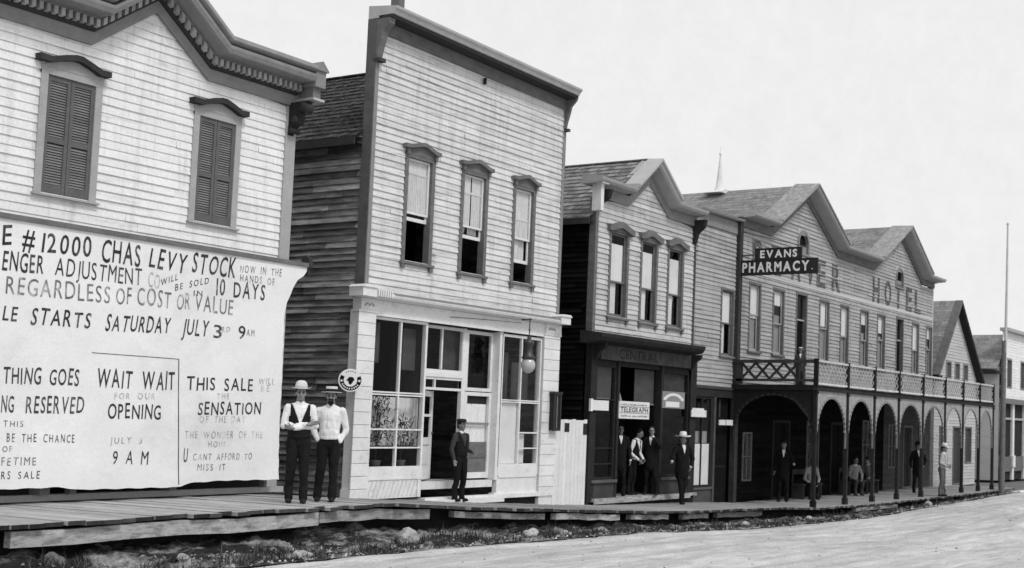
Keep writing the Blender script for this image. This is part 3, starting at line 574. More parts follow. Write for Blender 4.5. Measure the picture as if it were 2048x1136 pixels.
curtain(wr, 21.4, 21.68, -.87, -.25, FY+.1, lace, taper=.0); 
mb = MB(); mb.box(20.8, 21.3, FY+.3, FY+.32, .5, 1.5); mb.build('reflection_card', blind_g, wr); mb = MB(); mb.box(21.42, 22.0, FY+.3, FY+.32, .5, 1.3); mb.build('reflection_card', blind_g, wr)
mb = MB(); mb.box(20.70, 22.05, FY-.03, FY+.1, -1.12, -.931); mb.box(20.70, 22.05, FY-.015, FY+.1, -1.5, -1.12); mb.box(20.74, 22.0, FY-.035, FY-.016, -1.16, -1.12); mb.box(20.6, 22.06, FY-.045, FY+.1, -1.56, -1.47); mb.build('window_apron', white_tr, b2)
mb = MB(); mb.mesh([(18.5, FY-.10, -1.50), (22.58, FY-.10, -1.50), (22.58, FY-.10, -1.58), (18.5, FY-.10, -1.58), (18.5, FY+.1, -1.50), (22.58, FY+.1, -1.50), (22.58, FY+.1, -1.58), (18.5, FY+.1, -1.58)], [(0, 1, 2, 3), (4, 5, 1, 0), (0, 3, 7, 4), (1, 5, 6, 2)]); mb.box(22.50, 22.6, FY-.105, FY+.1, -1.8, -1.581); mb.box(18.5, 20.6, FY-.32, FY+.5, -1.63, -1.54); mb.box(18.5, 20.6, FY+.02, FY+.9, -1.34, -1.20, tone=-.1); mb.build('door_step', white_tr, b2)
mb = MB(); mb.box(18.5, 22.5, FY+.0, FY+.05, -1.85, -1.58); mb.build('under_step_board', under, b2)

# hanging lamp, round sign, wall box, gap fence, window plants
lp = thing('hanging_lamp', 'dark arc lamp with glass globe hanging under the false front store cornice', 'lamp', (20.97, 16.5, 2.2))
mb = MB(); c = (20.97, 16.5, 0)
mb.tube([(20.97, 16.5, 2.2), (20.97, 16.5, 1.7)], .012); mb.lathe((20.97, 16.5, 1.95), [(0, -.03), (.03, 0), (0, .03)], 8); mb.lathe((20.97, 16.5, 1.80), [(0, -.03), (.035, 0), (0, .03)], 8); mb.tube([(20.97, 16.72, 2.17), (20.97, 16.45, 2.17)], .015); mb.build('chain_rod', metal_dk, lp)
mb = MB(); mb.lathe((20.97, 16.5, 1.33), [(0, .0), (.12, .0), (.145, .04), (.10, .09), (.075, .16), (.08, .28), (.105, .32), (.11, .36), (.085, .40), (.05, .42), (.04, .47), (0, .48)], 20); mb.tube([(21.05, 16.47, 1.37), (21.18, 16.44, 1.36)], .018); mb.build('lamp_housing', mat('lamp_metal', .035, rough=.4, spec=.5), lp)
mb = MB(); mb.lathe((20.97, 16.5, 1.33), [(.10, 0), (.14, -.06), (.15, -.13), (.135, -.20), (.09, -.26), (.035, -.29), (0, -.295)], 20)
gm = bpy.data.materials.new('frosted_globe'); gm.use_nodes = True; gb = gm.node_tree.nodes['Principled BSDF']; gb.inputs['Base Color'].default_value = (.42, .42, .42, 1); gb.inputs['Roughness'].default_value = .06; gb.inputs['Specular IOR Level'].default_value = .9
mb.build('globe', gm, lp)
mb = MB(); mb.tube([(20.97, 16.72, 2.10), (20.0, 16.9, 2.09), (19.0, 16.92, 2.05)], .006); mb.build('wire', metal_dk, lp)
sc_ = Vector((16.42, 16.86, .675)); nn = Vector((-.66, -.75, 0)).normalized(); rr = Vector((-nn.y, nn.x, 0)); rr = rr if rr.dot(R_) > 0 else -rr
rs = thing('round_sign', 'round white enamel sign with a dark ring jutting from the corner above the two men', 'sign', tuple(sc_))
def PD(a, b, o=0): return sc_ + rr*a + Vector((0, 0, b)) + nn*o
mb = MB(); N = 40; mb.face([PD(.205*math.cos(i*2*math.pi/N), .205*math.sin(i*2*math.pi/N), .012) for i in range(N)]); mb.face([PD(.205*math.cos(i*2*math.pi/N), .205*math.sin(i*2*math.pi/N), -.012) for i in range(N)])
for i in range(N): mb.face([PD(.205*math.cos(a*2*math.pi/N), .205*math.sin(a*2*math.pi/N), o) for a, o in ((i, -.012), (i+1, -.012), (i+1, .012), (i, .012))])
mb.build('sign_plate', mat('white_enamel', .74, rough=.35, var=.05, spec=.5), rs)
mb = MB()
def ring(r0, r1, a0, a1, o):
    n = 28
    for i in range(n):
        p, q = R(a0+(a1-a0)*i/n), R(a0+(a1-a0)*(i+1)/n); mb.face([PD(r0*math.cos(p), r0*math.sin(p), o), PD(r1*math.cos(p), r1*math.sin(p), o), PD(r1*math.cos(q), r1*math.sin(q), o), PD(r0*math.cos(q), r0*math.sin(q), o)])
ring(.115, .185, 150, 385, .014)
for a in (60, 75, 88, 102, 118): ring(.15, .168, a, a+6, .014)
pts = [(-.075, .0), (-.05, .02), (-.03, .055), (.01, .06), (.05, .05), (.07, .0), (.045, -.015), (.04, -.04), (.0, -.085), (-.03, -.06), (-.035, -.02), (-.055, -.012)]
mb.face([PD(x, y, .014) for x, y in pts]); mb.build('dark_ring', black_tr, rs)
mb = MB()
for a in (205, 219, 232, 247, 262, 278, 293, 307, 321): ring(.138, .165, a, a+8, .017)
for a in (178, 350): ring(.135, .17, a, a+13, .017)
mb.build('pale_marks', white_tr, rs)
mb = MB(); mb.tube([PD(.15, .0, -.01), (16.62, 16.96, .675)], .012); mb.build('sign_bracket', metal_dk, rs)
wb = thing('wall_box', 'narrow dark wooden box fixed upright to the right pilaster of the false front store', 'wall box', (22.42, 16.9, -.15))
mb = MB(); mb.box(22.3, 22.54, 16.80, 16.912, -.15, .64); mb.build('case', shop_dk, wb)
mb = MB(); frame(mb, 22.29, 22.55, -.16, .65, 16.775, 16.80, .04); mb.prism([(22.26, .65), (22.58, .65), (22.56, .70), (22.28, .70)], 16.76, 16.912); mb.box(22.41, 22.43, 16.79, 16.80, -.1, .6, tone=4); mb.build('box_frame', hood_dk, wb)
gf = thing('gap_fence', 'tall whitewashed board fence closing the gap between two shops', 'fence', (23.25, FY, -1.86))
mb = MB(); x = 22.64
while x < 23.83:
    w = rnd(.13, .19); w = min(w, 23.84-x); zt = .10+rnd(-.015, .015); mb.box(x, x+w-.006, FY-.02, FY+.005+rnd(0, .006), bz(x)-.05, zt, tone=rnd(-.06, .05)); x += w
mb.build('fence_boards', white_tr, gf)
mb = MB(); mb.box(22.97, 23.14, FY-.03, FY-.021, -.18, .02); mb.build('dark_opening_plate', shop_dk, gf); mb = MB(); mb.box(23.68, 23.82, FY-.03, FY-.021, -.24, .02); mb.build('dark_opening_plate', shop_dk, gf)  # dark plates stand in for two small openings in the fence
mb = MB(); mb.box(22.64, 23.84, FY+.012, FY+.05, -.1, .0); mb.build('fence_rail', white_tr, gf)
def plant(loc, h, n, label, lean):
    t = thing('potted_plant', label, 'plant', loc, 'potted plants in the shop window'); x, y, z = loc
    mb = MB(); mb.lathe(loc, [(0, 0), (.07, 0), (.10, .15), (.11, .16), (.09, .16), (0, .15)], 14); mb.build('pot', mat('clay_pot', .12), t)
    mb = MB()
    for k in range(4): mb.tube([(x, y, z+.14), (x+rnd(-.06, .06), y+rnd(-.05, .05), z+h*rnd(.5, .8))], .008)
    mb.build('stem', trim_dk, t)
    mb = MB()
    for i in range(n):
        a = rnd(0, 6.28); el = rnd(-.3, 1.2); c = Vector((x+rnd(-.22, .22)*(1+lean), y+rnd(-.12, .12), z+h*rnd(.35, 1.0))); dd = Vector((math.cos(a)*math.cos(el), math.sin(a)*math.cos(el)*.6, math.sin(el)))
        s = dd.cross(Vector((0, 0, 1))).normalized()*rnd(.009, .02); ln = rnd(.10, .24); dn = Vector((0, 0, -ln*.25)); mb.face([c, c+dd*ln*.45+s, c+dd*ln+dn, c+dd*ln*.45-s], rnd(-.4, .6))
    mb.build('leaves', mat('leaf', .03, var=.4), t)
plant((17.42, FY+.16, -.93), 1.3, 330, 'tall spiky palm in a pot behind the left panes of the shop window', .1)
plant((18.05, FY+.15, -.93), .95, 220, 'shorter leafy potted plant right of the palm in the shop window', .2)

# ------------------------------------------------------------------ third building: telegraph office with gable
b3 = thing('gabled_shop', 'pale clapboard shop with a small gabled parapet above a black shopfront', 'shop', (26.1, FY, -1.86))
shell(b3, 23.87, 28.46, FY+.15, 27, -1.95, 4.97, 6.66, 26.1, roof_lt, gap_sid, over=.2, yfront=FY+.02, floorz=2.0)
l3 = [(23.6, 5.34), (25.2, 5.34), (26.08, 6.06), (27.05, 5.34), (28.46, 5.34)]
def xr3(z):
    if z <= 5.34: return (23.98, 28.40)
    k = (z-5.34)/.72; return (25.2+.88*k, 27.05-.97*k)
W3 = [(24.54, 25.22, 2.60, 4.60), (25.90, 26.54, 2.58, 4.58), (27.17, 27.81, 2.57, 4.58)]
mb = MB(); clap(mb, PY(FY), 2.1, 6.05, xr3, W3, h=.122, t=.028, tone=.12); mb.build('wall', b3_sid, b3)
mb = MB(); mb.box(23.87, 23.98, FY-.03, FY+.15, 2.12, 5.33); mb.build('corner_board', trim_mid, b3); mb = MB(); mb.box(28.40, 28.48, FY-.04, FY+.02, 1.2, 5.33, tone=-.5); mb.build('corner_board', trim_mid, b3)
mb = MB(); pth = [(23.85, 5.34), (25.2, 5.34), (26.08, 6.06), (27.05, 5.34), (28.40, 5.34)]; mb.sweep(pth, [(16.94, 0), (16.94, .24), (17.06, .24), (17.06, 0)]); mb.build('frieze', trim, b3)
mb = MB(); pth = [(23.5, 5.34), (25.0, 5.34), (25.98, 6.16), (27.0, 5.34), (28.42, 5.34)]
mb.sweep(pth, [(16.62, .28), (16.57, .33), (16.55, .39), (16.8, .45), (17.15, .48), (17.15, .25), (16.93, .25)]); mb.sweep([(25.0, 5.34), (25.98, 6.16), (27.0, 5.34)], [(16.56, .40), (16.5, .43), (16.5, .49), (16.95, .52), (16.95, .49), (16.8, .455)], tone=.2); mb.build('cornice', trim_lt, b3)
mb = MB(); mb.box(23.58, 23.86, 16.62, 17.0, 5.60, 5.74); mb.box(23.68, 23.80, 16.72, 16.97, 4.98, 5.599); mb.build('cornice_pedestal', white_tr, b3)
mb = MB(); mb.prism([(16.6, 5.5), (16.66, 5.3), (16.85, 5.15), (16.92, 4.9), (17.0, 4.86), (17.0, 5.5)], 28.30, 28.44, axis='x'); mb.prism([(16.6, 5.5), (16.66, 5.3), (16.85, 5.2), (16.92, 5.1), (17.0, 5.05), (17.0, 5.5)], 23.88, 24.0, axis='x'); mb.build('bracket', trim_dk, b3)
for i, (x0, x1, z0, z1) in enumerate(W3):
    xm = (x0+x1)/2
    hood = ([(x0-.18, 4.78), (x0-.05, 4.785), (xm-.06, 4.89), (xm+.05, 4.89), (x1+.08, 4.78), (x1+.2, 4.76)], .15, .12)
    w = sash_window(b3, (x0, x1, z0, z1), FY, .085, trim_mid, trim_mid, hood, trim_mid, meet=.42, curt=((.0, .99, .42, .88, cloth_w), (.0, .62, .03, .42, lace)), sill=.05, feet=True)
    
    if i == 2: curtain(w, x0+.12, x0+.45, z0+.02, z0+.8, FY+.12, cloth_w, taper=.4)
# black shopfront
mb = MB(); mb.sweep([(23.45, 1.90), (28.15, 1.90)], [(16.46, .04), (16.40, .12), (16.38, .20), (17.0, .27), (17.0, -.03), (16.6, .0)]); mb.build('shop_cornice', shop_dk, b3)
mb = MB(); mb.box(24.15, 28.25, FY-.12, FY-.02, 1.54, 1.88); mb.build('sign_board', mat('worn_sign_board', .075, var=.4, sc=(5, 5, 3)), b3)
mb = MB(); letters(mb, 'CENTRAL', lambda a, b: (a, FY-.125, b), 24.9, 1.60, 26.6, 1.60, .22); mb.build('lettering', shop_dk, b3)
for x0, x1 in ((23.88, 24.13), (25.0, 25.08), (26.95, 27.06), (28.40, 28.70)): mb = MB(); mb.box(x0, x1, FY-.05, FY+.12, -1.84, 1.9); mb.build('pier', trim_dk, b3)
mb = MB(); mb.box(24.13, 28.4, FY+.02, FY+.1, 1.42, 1.54); mb.build('transom_bar', trim_dk, b3); mb = MB(); mb.box(23.86, 23.90, FY-.07, FY-.02, -1.9, 2.0); mb.build('downpipe', trim_dk, b3)
for xa in (23.92, 28.28): mb = MB(); mb.prism([(16.6, 1.9), (16.62, 1.8), (16.75, 1.72), (16.85, 1.55), (16.98, 1.5), (16.98, 1.9)], xa, xa+.10, axis='x'); mb.build('bracket', trim_dk, b3)
for x0, x1 in ((24.13, 25.0), (27.06, 28.40)):
    sw = store_window(b3, 'shop_window', x0, x1, -1.28, 1.42, FY+.03, (), (.60, -.55, -.92) if x0 < 25 else (.9,), m=trim_dk, w=.05)
    mb = MB(); mb.box(x0+.05, x1-.05, FY+.12, FY+.14, .64 if x0 < 25 else .92, 1.37); mb.box(x0+.03, x1-.1, FY+.11, FY+.16, .60 if x0 < 25 else .88, .64 if x0 < 25 else .92, tone=1.6); mb.build('roller_blind', blind_g, sw)
    mb = MB(); mb.box(x0-.05 if x0 < 25 else x0, x1, FY-.03, FY+.1, -1.80, -1.36); mb.box(x0-.12 if x0 < 25 else x0-.02, x1+.05, FY-.09, FY+.11, -1.36, -1.29, tone=.6); mb.box(x0-.1 if x0 < 25 else x0, x1+.02, FY-.07, FY-.031, -1.80, -1.70, tone=.2); mb.build('window_apron', mat('brown_panel', .06, var=.25), b3)
mb = MB(); mb.box(25.08, 26.95, FY+.98, FY+1.02, -1.7, 1.4); mb.box(25.08, 25.14, FY+.12, FY+1, -1.7, 1.4); mb.box(26.9, 26.96, FY+.12, FY+1, -1.7, 1.4); mb.build('recess_wall', black_tr, b3)
mb = MB(); mb.box(26.0, 26.88, FY+.14, FY+.16, .56, 1.40); mb.box(25.95, 26.93, FY+.13, FY+.17, .53, .56, tone=1.8); mb.build('roller_blind', blind_g, b3)
mb = MB(); mb.prism([(25.10, .58), (25.42, .58), (25.12, 1.15)], FY+.10, FY+.115); mb.build('awning_flap', mat('grey_cloth', .3), b3)
mb = MB(); mb.box(24.05, 28.7, FY-.16, FY+1.0, -1.79, -1.72); mb.mesh([(23.95, FY-.2, -1.84), (28.3, FY-.2, -1.84), (28.3, FY-.2, -1.78), (23.95, FY-.2, -1.78), (28.3, FY, -1.78), (23.95, FY, -1.78)], [(0, 1, 2, 3), (3, 2, 4, 5)]); mb.build('door_step', beam, b3)
mb = MB(); mb.box(24.0, 28.6, FY-.1, FY-.05, -2.0, -1.795); mb.build('under_step_board', under, b3)
def board(name, label, x0, x1, z0, z1, Y, m, th=.03):
    mb = MB(); mb.box(x0, x1, Y-th, Y, z0, z1); return tag(mb.build(name, m), label, 'sign')
sgn = thing('telegraph_sign', 'white board sign lettered TELEGRAPH hanging in the black shopfront doorway', 'sign', (25.7, 16.95, .37))
mb = MB(); mb.box(25.04, 26.37, 16.92, 16.95, .165, .585); mb.build('sign_board', white_tr, sgn)
mb = MB(); PS = lambda a, b: (a, 16.915, b); letters(mb, 'TELEGRAPH', PS, 25.09, .325, 26.3, .325, .115, bold=.015)
mbl = MB()
for zz in (.49, .215):
    x = 25.12
    while x < 26.25:
        w = rnd(.02, .05); mbl.box(x, min(x+w, 26.28), 16.914, 16.919, zz, zz+rnd(.02, .04)); x += w+rnd(.012, .05)
mb.box(25.06, 26.35, 16.914, 16.919, .30, .308); mb.box(25.06, 26.35, 16.914, 16.919, .455, .463); mb.build('lettering', INK[0], sgn); mbl.build('faded_lines', INK[2], sgn)
sg = thing('shop_sign', 'small white board on the left pier of the black shopfront', 'sign', (24.2, 16.94, .45)); mb = MB(); mb.box(23.82, 24.55, 16.89, 16.92, .335, .57); mb.box(23.80, 23.88, 16.87, 16.925, .31, .60, tone=.1); mb.build('sign_board', white_tr, sg)
sg = thing('arched_sign', 'grey sign with a white arch and white plate in the right shop window', 'sign', (27.5, 16.96, .7)); mb = MB(); mb.box(26.98, 28.07, 16.93, 16.955, .47, .90); mb.build('sign_board', mat('mid_grey_sign', .24), sg)
mb = MB()
for i in range(16):
    a, b = R(160-140*i/16), R(160-140*(i+1)/16); f = lambda a, r: (27.52+r*1.05*math.cos(a), 16.926, .62+r*.5*math.sin(a)-.02)
    mb.face([f(a, .38), f(a, .52), f(b, .52), f(b, .38)])
mb.box(27.14, 27.80, 16.922, 16.929, .50, .64); mb.build('white_arch', white_tr, sg)
sg = thing('shop_sign', 'small white board on the pier right of the black shopfront beside the white blinds', 'sign', (28.75, 16.94, .4)); mb = MB(); mb.box(28.37, 29.14, 16.88, 16.91, .275, .46); mb.box(28.42, 29.02, 16.885, 16.908, .46, .51); mb.build('sign_board', white_tr, sg)

# ------------------------------------------------------------------ narrow building between
b4 = thing('narrow_building', 'narrow flat topped clapboard building squeezed between the gabled shop and the hotel', 'building', (29.7, FY+.04, -2.0))
AY = FY+.04
W4 = [(30.06, 30.70, 2.02, 3.84)]
mb = MB(); clap(mb, PY(AY), 1.14, 5.5, lambda z: (28.48, 30.80), W4, h=.12, t=.03, tone=.10); mb.build('wall', hotel_sid, b4)
mb = MB(); mb.face([(28.48, 24, -2.1), (30.85, 24, -2.1), (30.85, 24, 5.9), (28.48, 24, 5.9)]); mb.face([(28.48, AY+.1, 5.86), (30.85, AY+.1, 5.86), (30.85, 24, 5.6), (28.48, 24, 5.6)]); mb.face([(28.48, AY+.1, 5.2), (28.48, 24, 5.2), (28.48, 24, 5.86), (28.48, AY+.1, 5.86)]); mb.build('roof', roof_lt, b4)
mb = MB(); mb.box(28.50, 30.84, AY-.05, AY+.1, 5.5, 5.83); mb.build('frieze', trim, b4)
mb = MB(); mb.sweep([(28.42, 5.83), (30.88, 5.87)], [(16.82, .0), (16.78, .05), (17.1, .10), (17.1, 0)]); mb.build('cornice', trim_lt, b4)
w = sash_window(b4, W4[0], AY, .07, trim_mid, trim_mid, meet=.5, curt=((.05, .95, .5, .97, cloth_w), (.0, .6, .02, .5, lace)), sill=.05)
mb = MB(); mb.box(28.7, 30.84, AY-.08, AY+.06, 1.06, 1.135, tone=1.0); mb.box(28.7, 30.84, AY-.05, AY+.06, .84, 1.058); mb.build('shop_header', trim_dk, b4)
sw = store_window(b4, 'shop_window', 28.72, 29.70, -1.60, .84, AY, (29.18,), (), m=trim_dk, w=.06)
mb = MB(); mb.box(28.77, 29.65, AY+.021, AY+.03, -1.54, -.44); mb.build('white_blind', cloth_w, sw)
curtain(sw, 28.78, 29.64, -.42, -.1, AY+.08, mat('grey_cloth', .3))
mb = MB(); mb.box(28.72, 29.72, AY-.03, AY+.1, -2.05, -1.66, tone=1.5); mb.box(28.70, 29.76, AY-.07, AY+.1, -1.66, -1.605, tone=2.5); mb.box(29.76, 29.86, AY-.05, AY+.1, -2.1, .84, tone=1.6); mb.build('window_apron', trim_dk, b4)
mb = MB(); mb.box(29.86, 30.78, AY+.10, AY+.14, -2.1, .84); mb.box(30.28, 30.31, AY+.08, AY+.1, .3, .8, tone=9); mb.box(29.9, 30.72, AY+.08, AY+.101, -1.1, -1.04, tone=.8); mb.build('door', black_tr, b4)
mb = MB(); mb.box(30.80, 30.98, 16.90, 17.06, -2.1, 5.95); mb.build('corner_post', hood_dk, b4)
sg = thing('door_sign', 'pair of small white plates over the dark door of the narrow building', 'sign', (30.3, 16.95, .15))
mb = MB(); mb.box(29.94, 30.28, 16.92, 16.95, .08, .225); mb.build('sign_plate', white_tr, sg); mb = MB(); mb.box(30.33, 30.70, 16.92, 16.95, .08, .23); mb.build('sign_plate', white_tr, sg)

# ------------------------------------------------------------------ hotel
ht = thing('hotel', 'long grey clapboard hotel with two gables and a two storey arcaded porch', 'hotel', (39, FY, -2.1))
HX0, HX1 = 31.0, 47.15
lh = [(31.0, 5.76), (32.85, 5.76), (35.2, 7.22), (37.7, 5.76), (40.9, 5.76), (43.5, 7.2), (45.8, 5.8), (47.15, 5.8)]
def hot_wall():
    mb = MB(); OP = [(31.62, 32.24, 2.26, 4.18), (33.14, 33.78, 2.26, 4.18), (34.73, 35.4, 1.2, 4.22), (36.44, 37.08, 2.26, 4.18), (38.10, 38.70, 2.26, 4.18), (39.80, 40.43, 2.26, 4.18), (41.36, 42.0, 2.26, 4.18), (43.21, 43.84, 1.2, 4.22), (44.86, 45.5, 2.26, 4.18), (46.42, 47.0, 2.26, 4.18)]
    AT = [(34.75, 35.4, 5.55, 6.1), (43.1, 43.75, 5.45, 6.0)]
    clap(mb, PY(FY), 1.2, 5.76, lambda z: (31.0, 47.12), OP+AT, h=.12, t=.03, tone=.08)
    clap(mb, PY(FY), 5.76, 7.2, lambda z: (32.85+2.35*(z-5.76)/1.46, 37.7-2.5*(z-5.76)/1.46), AT, h=.12, t=.03, tone=.08)
    clap(mb, PY(FY), 5.76, 7.18, lambda z: (40.9+2.6*(z-5.76)/1.44, 45.8-2.3*(z-5.76)/1.44), AT, h=.12, t=.03, tone=.08)
    mb.build('wall', hotel_sid, ht); return OP, AT
OPH, ATH = hot_wall()
lower = mat('shade_dark_lower_wall', .010, var=.3, sc=(1, 1, 8), spec=0)  # wall colour near black: the shade under the porch is painted in
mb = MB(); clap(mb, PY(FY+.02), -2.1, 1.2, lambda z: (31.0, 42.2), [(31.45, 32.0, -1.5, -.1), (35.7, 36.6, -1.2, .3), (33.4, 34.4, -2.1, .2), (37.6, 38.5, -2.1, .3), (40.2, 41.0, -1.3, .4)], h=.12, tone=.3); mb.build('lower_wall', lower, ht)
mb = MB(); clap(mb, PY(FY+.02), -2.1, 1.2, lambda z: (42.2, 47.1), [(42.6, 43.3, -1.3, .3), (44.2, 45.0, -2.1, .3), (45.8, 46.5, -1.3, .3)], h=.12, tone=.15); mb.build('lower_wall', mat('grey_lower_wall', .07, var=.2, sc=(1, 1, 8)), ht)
for x0, x1, z0, z1, cw in ((31.45, 32.0, -1.5, -.1, 0), (35.7, 36.6, -1.2, .3, 1), (40.2, 41.0, -1.3, .4, 0), (42.6, 43.3, -1.3, .3, 1), (45.8, 46.5, -1.3, .3, 1)):
    w = store_window(ht, 'lower_window', x0, x1, z0, z1, FY, ((x0+x1)/2,), ((z0+z1)/2,), m=trim_mid, w=.05)
    curtain(w, x0+.05, x0+(x1-x0)*(.45 if cw else .6), z0+.05, z1-.1, FY+.15, mat('grey_cloth', .3), taper=0 if cw else .4)
for x0, x1 in ((33.4, 34.4), (37.6, 38.5), (44.2, 45.0)):
    mb = MB(); frame(mb, x0-.08, x1+.08, -2.1, .28, FY-.02, FY+.1, .08); mb.box(x0, x1, FY+.12, FY+.16, -2.1, .2, tone=-.7); mb.build('door', trim_mid if x0 > 40 else trim_dk, ht)
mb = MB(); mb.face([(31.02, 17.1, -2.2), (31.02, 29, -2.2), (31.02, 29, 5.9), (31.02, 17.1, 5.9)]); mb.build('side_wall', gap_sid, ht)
mb = MB(); clap(mb, PXp(47.1), -2.2, 5.85, lambda z: (17, 29), h=.12); mb.face([(31, 29, -2.2), (47.1, 29, -2.2), (47.1, 29, 5.9), (31, 29, 5.9)]); mb.build('side_wall', hotel_sid, ht)
mb = MB(); mb.box(47.02, 47.14, FY-.03, FY+.02, 1.2, 5.8); mb.box(38.96, 39.02, FY-.028, FY, 1.2, 5.75, tone=-.15); mb.box(31.0, 47.1, FY-.032, FY-.002, 4.50, 4.60, tone=.12); mb.build('belt_board', house_sid, ht)
mb = MB(); mb.sweep(lh, [(16.93, 0), (16.93, .26), (17.05, .26), (17.05, 0)]); mb.build('frieze', trim_mid, ht)
mb = MB(); lo = [(30.95, 5.76), (32.6, 5.76), (35.05, 7.30), (37.6, 5.76), (40.7, 5.76), (43.35, 7.28), (45.75, 5.78), (47.3, 5.78)]
mb.sweep(lo, [(16.56, .27), (16.50, .31), (16.48, .38), (17.0, .46), (17.0, .24), (16.92, .25)])
mb.build('cornice', trim_lt, ht)
for a in (1, 4):
    P0, P1, P2 = lo[a], lo[a+1], lo[a+2]; mb = MB(); mb.sweep([P0, P1, P2], [(16.44, .385), (16.44, .44), (17.3, .48), (17.3, .45)], tone=.35); mb.build('rake_board', roof_lt, ht)
def gable_roof(xm, zr, xa, za, xb, zb, Y0, Y1):
    mb = MB()
    for xe, ze in ((xa, za), (xb, zb)):
        n = int(abs(xm-xe)/.18)
        for i in range(n):
            p, q = xe+(xm-xe)*i/n, xe+(xm-xe)*(i+1)/n; z1, z2 = ze+(zr-ze)*i/n, ze+(zr-ze)*(i+1)/n; y = Y0
            while y < Y1:
                e = min(y+rnd(.3, .9), Y1); mb.face([(p, y, z1+.004), (p, e, z1+.004), (q, e, z2), (q, y, z2)], rnd(-.18, .18)); y = e
    return mb
for xm, zr, xa, xb, xo, xp in ((35.1, 7.72, 32.65, 37.65, 30.9, 39.2), (43.4, 7.72, 40.75, 45.8, 39.2, 47.4)):
    g_ = gable_roof(xm, zr, xa, 6.14, xb, 6.14, 16.9, 29); g2_ = gable_roof(xa, 6.14, xo, 6.02, xa, 6.14, 16.9, 29); g3_ = gable_roof(xb, 6.14, xp, 6.02, xb, 6.14, 16.9, 29)
    for q_ in (g2_, g3_): g_.mesh(q_.v, q_.f)
    g_.build('roof', roof_lt, ht)
sp = thing('roof_spire', 'slender white pointed wooden spire standing on the ridge of the hotel roof', 'spire', (35.1, 20.1, 7.62))
mb = MB(); mb.prism([(34.55, 7.60), (35.65, 7.60), (35.30, 7.74), (34.9, 7.74)], 19.75, 20.45); mb.build('spire_base', white_tr, sp)
mb = MB(); mb.lathe((35.1, 20.1, 7.70), [(.22, 0), (.13, .16), (.09, .5), (.055, .85), (.03, 1.1), (.02, 1.22), (.045, 1.25), (.045, 1.28), (.015, 1.31), (.012, 1.5), (0, 1.52)], 8); mb.build('spire_shaft', white_tr, sp)
for i, (x0, x1, z0, z1) in enumerate(OPH):
    dr = z0 < 2
    if dr:
        mb = MB(); mb.box(x0-.07, x0, FY-.035, FY+.12, 1.2, z1); mb.box(x1, x1+.07, FY-.035, FY+.12, 1.2, z1); mb.box(x0-.08, x1+.08, FY-.04, FY+.12, z1, z1+.1); mb.box(x0, x1, FY+.05, FY+.1, 3.42, 3.47, tone=1.5); d_ = mb.build('balcony_door', trim_mid, ht)
        mb = MB(); mb.box(x0+.01, x1-.01, FY+.1, FY+.13, 1.21, 3.42); mb.build('door_leaf', black_tr, d_); pane(d_, x0, x1, 3.47, z1, FY+.08)
    else:
        w = sash_window(ht, (x0, x1, z0, z1), FY, .075, trim_mid, trim_lt, meet=.48 if i % 3 else .55, curt=((.04, .97, .50+.09*((i*7) % 4), .98, cloth_w), (.0, .98, .02, .62, mat('grey_cloth', .3)), (.02, .35, .02, .5, lace)), sill=.05)
for x0, x1, z0, z1 in ATH:
    xm = (x0+x1)/2; mb = MB(); n = 12; ar = [(xm+(x1-x0)/2*math.cos(math.pi*k/n), z1-.25+.33*math.sin(math.pi*k/n)*1.0) for k in range(n+1)]
    ar2 = [(xm+((x1-x0)/2+.09)*math.cos(math.pi*k/n), z1-.25+.43*math.sin(math.pi*k/n)) for k in range(n+1)]
    for k in range(n): mb.prism([ar[k], ar2[k], ar2[k+1], ar[k+1]], FY-.05, FY+.1)
    mb.box(x0-.09, x0, FY-.05, FY+.1, z0-.02, z1-.25); mb.box(x1, x1+.09, FY-.05, FY+.1, z0-.02, z1-.25); mb.box(x0-.12, x1+.12, FY-.07, FY+.1, z0-.08, z0-.021)
    # small boards close the rectangular cut above the arch
    for k in range(n): mb.prism([ar2[k], (ar2[k][0], z1+.2), (ar2[k+1][0], z1+.2), ar2[k+1]], FY-.024, FY-.004, tone=.9)
    aw = mb.build('attic_window', trim, ht)
    mb = MB(); mb.prism([(x0, z0), (x1, z0)]+ar, FY+.06, FY+.1); mb.build('dark_pane', black_tr, aw)
    mb = MB(); mb.box(x0+.02, x1-.02, FY+.02, FY+.05, z0+.0, z0+.22); mb.build('lower_pane', trim, aw)
mb = MB()
def HL(txt, xs_, w, m):
    for c, x in zip(txt, xs_): letters(mb, c, lambda a, b: (a, FY-.032, b), x, 4.66, x+w, 4.66, .84, bold=.03)
WLM = mat('worn_wall_lettering', .08, var=.35, sc=(5, 5, 8), g2=.20, th=.55, sc2=(4, 4, 9), soft=.1); HL('BEAVER', (31.7, 32.9, 34.25, 35.3, 36.12, 37.3), .66, 0); mb.build('lettering', WLM, ht); mb = MB(); HL('HOTEL', (40.82, 41.95, 43.0, 44.1, 45.05), .62, 0)
mb.build('lettering', mat('worn_wall_lettering', .08, var=.35, sc=(5, 5, 8), g2=.20, th=.55, sc2=(4, 4, 9), soft=.1), ht)
